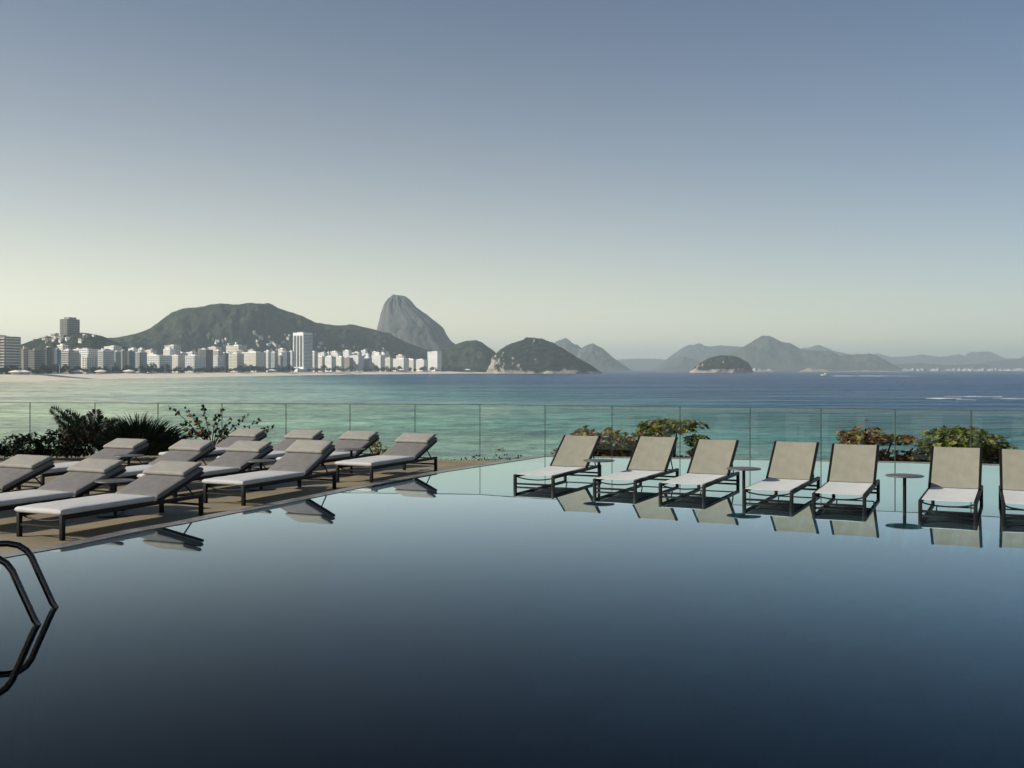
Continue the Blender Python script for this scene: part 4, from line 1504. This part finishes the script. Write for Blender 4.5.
tree_px = [(1.5 + i * 4.1 + r_.uniform(-1.5, 1.5)) for i in range(118)]
for i, px in enumerate(tree_px):
    if 293 < px < 304 or 355 < px < 362: continue
    D = Dof(px, 116 + r_.uniform(-4, 14))
    k = r_.uniform(.85, 1.5) * (1 + 0.25 * (px > 240)) * (1.35 if 240 < px < 258 or 150 < px < 170 else 1)
    j = i % 3
    o = tps[j] if i < 3 else copy_tree(tps[j], tks[j])
    o.location = ((px - 512) / F * D, D, LAND_Z)
    o.rotation_euler = (0, 0, r_.uniform(0, 6.28))
    o.scale = (k * r_.uniform(.9, 1.3), k, k)
    tag(o, 'dark round-crowned tree in the row between the beach and the blocks', 'tree', 'trees along the beach promenade')

# beach kiosks and lamp posts
def make_kiosk():
    root = empty('beach_kiosk', (0, 0, 0))
    bm = bmesh.new(); box(bm, 7, 4, 2.6, (0, 0, 1.3), bevel=.1, seg=1); obj('counter', bm, WALLS['beige'], root)
    bm = bmesh.new(); lathe(bm, [(6.0, 2.6), (5.6, 3.0), (3.0, 4.2), (.4, 4.9)], 12); obj('canopy', bm, WALLS['white'], root)
    return root
kp = make_kiosk(); kk = kid_map(kp)
for i, (px, lab) in enumerate([(16, 'white roofed kiosk on the sand below the striped hotel'), (24, 'white roofed kiosk on the sand below the brownish block'), (78, 'white roofed kiosk below the bright white block'), (101, 'white roofed kiosk below the pale grey block'), (129, 'white roofed kiosk below the navy block'), (272, 'white roofed kiosk on the sand near the blue block'), (401, 'white roofed kiosk below the long white block'), (468, 'white roofed kiosk at the foot of the far hill')]):
    o = kp if i == 0 else copy_tree(kp, kk)
    D = Dof(px, 96)
    o.location = ((px - 512) / F * D, D, LAND_Z - .3)
    k = 1.0 + D / 4000
    o.scale = (k * 1.4, k, k)
    tag(o, lab, 'kiosk', 'kiosks along the beach')
# white shell pavilion
root = tag(empty('shell_pavilion', ((358 - 512) / F * 3240, 3240, LAND_Z - 1)), 'white arched shell pavilion on the far sand', 'pavilion')
bm = bmesh.new()
for sx in (-8, 8):
    n_ = 10
    ring = []
    for k in range(n_ + 1):
        a = math.pi * k / n_
        ring.append([bm.verts.new((sx + math.cos(a) * 9, y_, math.sin(a) * 9.5)) for y_ in (-7, 7)])
    for a, b in zip(ring, ring[1:]): bm.faces.new((a[0], a[1], b[1], b[0]))
obj('shell', bm, WALLS['white'], root)
bm = bmesh.new(); box(bm, 30, 10, 4, (0, 0, 2), bevel=.2, seg=1); obj('hall', bm, WALLS['cream'], root)
def make_lamp():
    root = empty('beach_lamp_post', (0, 0, 0))
    bm = bmesh.new(); lathe(bm, [(.32, 0), (.18, 15)], 8); obj('post', bm, WALLS['white'], root)
    bm = bmesh.new(); box(bm, 4.2, .5, .5, (0, 0, 15.2)); box(bm, .9, .9, .35, (-2, 0, 14.9)); box(bm, .9, .9, .35, (2, 0, 14.9)); obj('lamp_head', bm, WALLS['grey'], root)
    return root
lp = make_lamp(); lk = kid_map(lp)
for i, px in enumerate([31, 59.5, 86, 111, 139, 165, 193, 221, 250, 280]):
    o = lp if i == 0 else copy_tree(lp, lk)
    D = Dof(px, 96)
    o.location = ((px - 512) / F * D, D, LAND_Z - .3)
    tag(o, 'thin pale lamp post at the top of the beach', 'lamp post', 'lamp posts along the beach')

# white waterfront across the bay, below the far mountains
def make_far_block(w_, h_):
    bm = bmesh.new(); box(bm, w_, 30, h_, (0, 0, h_ / 2), bevel=1, seg=1)
    box(bm, w_ * .4, 14, 6, (w_ * .1, 0, h_ + 3), bevel=1, seg=1)
    return obj('waterfront_block', bm, WALLS['grey'])
fp = [make_far_block(34, 13), make_far_block(48, 10), make_far_block(22, 18)]
r_ = random.Random(3)
fps = [r_.uniform(905, 1038) for _ in range(40)] + [r_.uniform(740, 770) for _ in range(4)]
for i, px in enumerate(fps):
    j = i % 3
    o = fp[j] if i < 3 else fp[j].copy()
    if i >= 3: col.objects.link(o)
    D = 7900 if px > 800 else 6600
    o.location = ((px - 512) / F * D, D + r_.uniform(-60, 60), SEA_Z + 2)
    o.rotation_euler = (0, 0, R(r_.uniform(-50, -10)))
    tag(o, 'tiny white block on the far waterfront under the hazy mountains', 'building', 'white blocks on the far waterfront')
def shore_rock(px0, px1, D, h_, seed, lab):
    bm = bmesh.new()
    n_ = 40
    X0, X1 = (px0 - 512) / F * D, (px1 - 512) / F * D
    rows_ = []
    for i in range(n_ + 1):
        X = X0 + (X1 - X0) * i / n_
        e = math.sin(math.pi * i / n_) ** .5
        hh = h_ * e * (0.5 + abs(noise.fractal((X * .01, seed, 0), 1, 2, 4)))
        rows_.append([bm.verts.new((X, D - 60, SEA_Z - 2)), bm.verts.new((X, D - 30, SEA_Z + hh * .7)), bm.verts.new((X, D, SEA_Z + hh)), bm.verts.new((X, D + 70, SEA_Z - 2))])
    for a, b in zip(rows_, rows_[1:]):
        for k in range(3): bm.faces.new((a[k], b[k], b[k + 1], a[k + 1]))
    bmesh.ops.recalc_face_normals(bm, faces=bm.faces)
    tag(obj('shore_rocks', bm, M['rock']), lab, kind='structure')
shore_rock(800, 830, 6500, 26, 1, 'pale low shore rocks under the largest distant mountain')
shore_rock(745, 776, 6500, 16, 2, 'pale low shore rocks past the small island')
shore_rock(830, 905, 6600, 12, 3, 'thin pale shore under the low end of the distant mountain')

# ------------------------------------------------------------------ boats, surfers, foam on the sea
def foam(name, strips, seed, lab):
    r_ = random.Random(seed)
    bm = bmesh.new()
    for (px0, px1, py, th) in strips:
        n_ = 26
        D = (CAM_H - SEA_Z) * F / (py - HOR)
        k = D * D / ((CAM_H - SEA_Z) * F)                # metres of depth per picture line at D
        prev = None
        for i in range(n_ + 1):
            s = i / n_
            px = px0 + (px1 - px0) * s
            w_ = th * k * 0.5 * math.sin(math.pi * min(max(s, .02), .98)) ** .6 * (0.35 + 0.9 * abs(noise.noise((px * .35, py, seed))))
            yc = D + k * 0.6 * noise.noise((px * .05, py * 3, seed))
            X = (px - 512) / F * D
            cur = (bm.verts.new((X, yc - w_, SEA_Z + .12)), bm.verts.new((X, yc + w_, SEA_Z + .12)))
            if prev: bm.faces.new((prev[0], cur[0], cur[1], prev[1]))
            prev = cur
    tag(obj(name, bm, M['foam']), lab, kind='stuff')
foam('sea_foam', [(924, 962, 398.6, 1.6), (945, 1000, 396.6, 1.0), (995, 1030, 399, 1.2), (955, 975, 400.0, .9)], 1, 'white foam streaks on the open sea')
foam('boat_wake', [(828, 905, 375.9, .9), (835, 870, 376.3, .5)], 2, 'white wake trailing behind the motor boat')
Db = 2600
root = tag(empty('motor_boat', ((824.5 - 512) / F * Db, Db, SEA_Z), R(180)), 'small white motor boat trailing a wake across the bay', 'boat')
bm = bmesh.new()
sec = [(-8.5, 1.9, 0, 2.2), (-5, 2.3, -.5, 2.2), (0, 2.4, -.6, 2.4), (4, 1.9, -.5, 2.8), (7.5, .9, 0, 3.3), (9.5, .06, 1.2, 3.7)]
prev = None
for (x_, b_, zk, zd) in sec:
    cur = [bm.verts.new((x_, -b_, zd)), bm.verts.new((x_, -b_ * .8, .6)), bm.verts.new((x_, 0, zk)), bm.verts.new((x_, b_ * .8, .6)), bm.verts.new((x_, b_, zd))]
    if prev:
        for k in range(4): bm.faces.new((prev[k], prev[k + 1], cur[k + 1], cur[k]))
        bm.faces.new((prev[4], prev[0], cur[0], cur[4]))
    else: bm.faces.new(cur)
    prev = cur
bmesh.ops.recalc_face_normals(bm, faces=bm.faces)
obj('hull', bm, WALLS['white'], root)
bm = bmesh.new(); box(bm, 6, 3.2, 2.4, (-1, 0, 3.5), bevel=.4, seg=2); box(bm, 3.5, 2.6, 1.5, (-2.0, 0, 5.4), bevel=.3, seg=2); obj('cabin', bm, WALLS['white'], root)
bm = bmesh.new(); box(bm, .4, 2.8, 1.0, (2.05, 0, 3.9)); box(bm, 4.5, 3.3, .8, (-1, 0, 3.9)); obj('windows', bm, M['win'], root)

M['skin'] = noisy('skin', (0.20, 0.11, 0.07), (0.26, 0.15, 0.095), 6, .6)
M['board'] = noisy('surfboard', (0.70, 0.66, 0.54), (0.8, 0.76, 0.64), 4, .3)
M['hair'] = noisy('hair', (0.012, 0.009, 0.007), (0.02, 0.015, 0.01), 20, .7)
M['shorts'] = noisy('swim_shorts', (0.03, 0.03, 0.035), (0.05, 0.05, 0.055), 6, .8)
def surfer(px, py, lab1, lab2, rz):
    D = (CAM_H - SEA_Z) * F / (py - HOR)
    X = (px - 512) / F * D
    bm = bmesh.new()
    n_ = 20
    T_, B_ = [], []
    for i in range(n_ + 1):
        s = i / n_
        hw_ = .30 * math.sin(math.pi * min(.985, max(.015, s))) ** .55
        zz = .10 + .12 * s ** 4
        T_.append((bm.verts.new((-1.15 + 2.3 * s, -hw_, zz)), bm.verts.new((-1.15 + 2.3 * s, hw_, zz))))
        B_.append((bm.verts.new((-1.15 + 2.3 * s, -hw_ * .8, zz - .07)), bm.verts.new((-1.15 + 2.3 * s, hw_ * .8, zz - .07))))
    for i in range(n_):
        bm.faces.new((T_[i][0], T_[i + 1][0], T_[i + 1][1], T_[i][1]))
        bm.faces.new((B_[i][0], B_[i][1], B_[i + 1][1], B_[i + 1][0]))
        for q in (0, 1): bm.faces.new((T_[i][q], B_[i][q], B_[i + 1][q], T_[i + 1][q]))
    bm.faces.new((T_[0][0], T_[0][1], B_[0][1], B_[0][0])); bm.faces.new((T_[-1][0], B_[-1][0], B_[-1][1], T_[-1][1]))
    bmesh.ops.recalc_face_normals(bm, faces=bm.faces)
    o = obj('surfboard', bm, M['board'], None, 60)
    o.location = (X, D, SEA_Z - .02); o.rotation_euler = (0, 0, rz)
    tag(o, lab1, 'surfboard')
    # prone paddler: one continuous skinned body
    J_ = {'pelvis': (-.15, 0, .24, .13), 'waist': (.05, 0, .25, .115), 'chest': (.28, 0, .30, .14), 'neck': (.46, 0, .38, .055), 'head': (.60, 0, .45, .095),
          'shl': (.40, .17, .33, .06), 'ell': (.62, .34, .22, .045), 'hal': (.84, .36, .05, .035), 'shr': (.40, -.17, .33, .06), 'elr': (.58, -.34, .20, .045), 'har': (.72, -.38, .0, .035),
          'hil': (-.22, .09, .22, .095), 'knl': (-.62, .11, .19, .065), 'anl': (-1.0, .10, .18, .042), 'fol': (-1.16, .10, .17, .035),
          'hir': (-.22, -.09, .22, .095), 'knr': (-.62, -.11, .19, .065), 'anr': (-1.0, -.10, .18, .042), 'for': (-1.16, -.10, .17, .035)}
    E_ = [('pelvis', 'waist'), ('waist', 'chest'), ('chest', 'neck'), ('neck', 'head'), ('chest', 'shl'), ('shl', 'ell'), ('ell', 'hal'), ('chest', 'shr'), ('shr', 'elr'), ('elr', 'har'),
          ('pelvis', 'hil'), ('hil', 'knl'), ('knl', 'anl'), ('anl', 'fol'), ('pelvis', 'hir'), ('hir', 'knr'), ('knr', 'anr'), ('anr', 'for')]
    ks = list(J_)
    me = bpy.data.meshes.new('person')
    me.from_pydata([J_[k][:3] for k in ks], [(ks.index(a), ks.index(b)) for a, b in E_], [])
    p = bpy.data.objects.new('person', me); col.objects.link(p)
    md = p.modifiers.new('skin', 'SKIN')
    sv = me.skin_vertices[0].data if me.skin_vertices else None
    if sv is not None:
        for i, k in enumerate(ks): sv[i].radius = (J_[k][3], J_[k][3])
        sv[0].use_root = True
    p.modifiers.new('sub', 'SUBSURF').levels = 1
    me.materials.append(M['skin'])
    p.location = (X, D, SEA_Z + .0); p.rotation_euler = (0, 0, rz)
    tag(p, lab2, 'person')
    bm = bmesh.new()
    bmesh.ops.create_icosphere(bm, subdivisions=2, radius=.105)
    bmesh.ops.transform(bm, matrix=Matrix.Translation((.58, 0, .48)), verts=bm.verts)
    obj('hair', bm, M['hair'], p, 180)
    bm = bmesh.new()
    bmesh.ops.create_icosphere(bm, subdivisions=2, radius=.16)
    bmesh.ops.transform(bm, matrix=Matrix.Translation((-.26, 0, .22)) @ Matrix.Diagonal((1.5, 1.15, .8, 1)), verts=bm.verts)
    obj('swim_shorts', bm, M['shorts'], p, 180)
surfer(500, 450.5, 'pale surfboard floating off the end of the deck', 'person lying on the surfboard off the end of the deck', R(15))
surfer(866, 420.5, 'pale surfboard floating beyond the orange shrub', 'person lying on the surfboard beyond the orange shrub', R(190))

# ------------------------------------------------------------------ air
m, t, bs, o = new_mat('haze_air')
t.nodes.remove(bs)
pv = N(t, 'ShaderNodeVolumePrincipled')
pv.inputs['Color'].default_value = (0.79, 0.94, 1.0, 1)
pv.inputs['Density'].default_value = 0.000085
pv.inputs['Anisotropy'].default_value = 0.15
t.links.new(pv.outputs[0], o.inputs['Volume'])
bm = bmesh.new()
box(bm, 56000, 30000, 425, (0, 11000, SEA_Z - 3 + 212.5))
hz = obj('haze', bm, m)
tag(hz, kind='stuff')
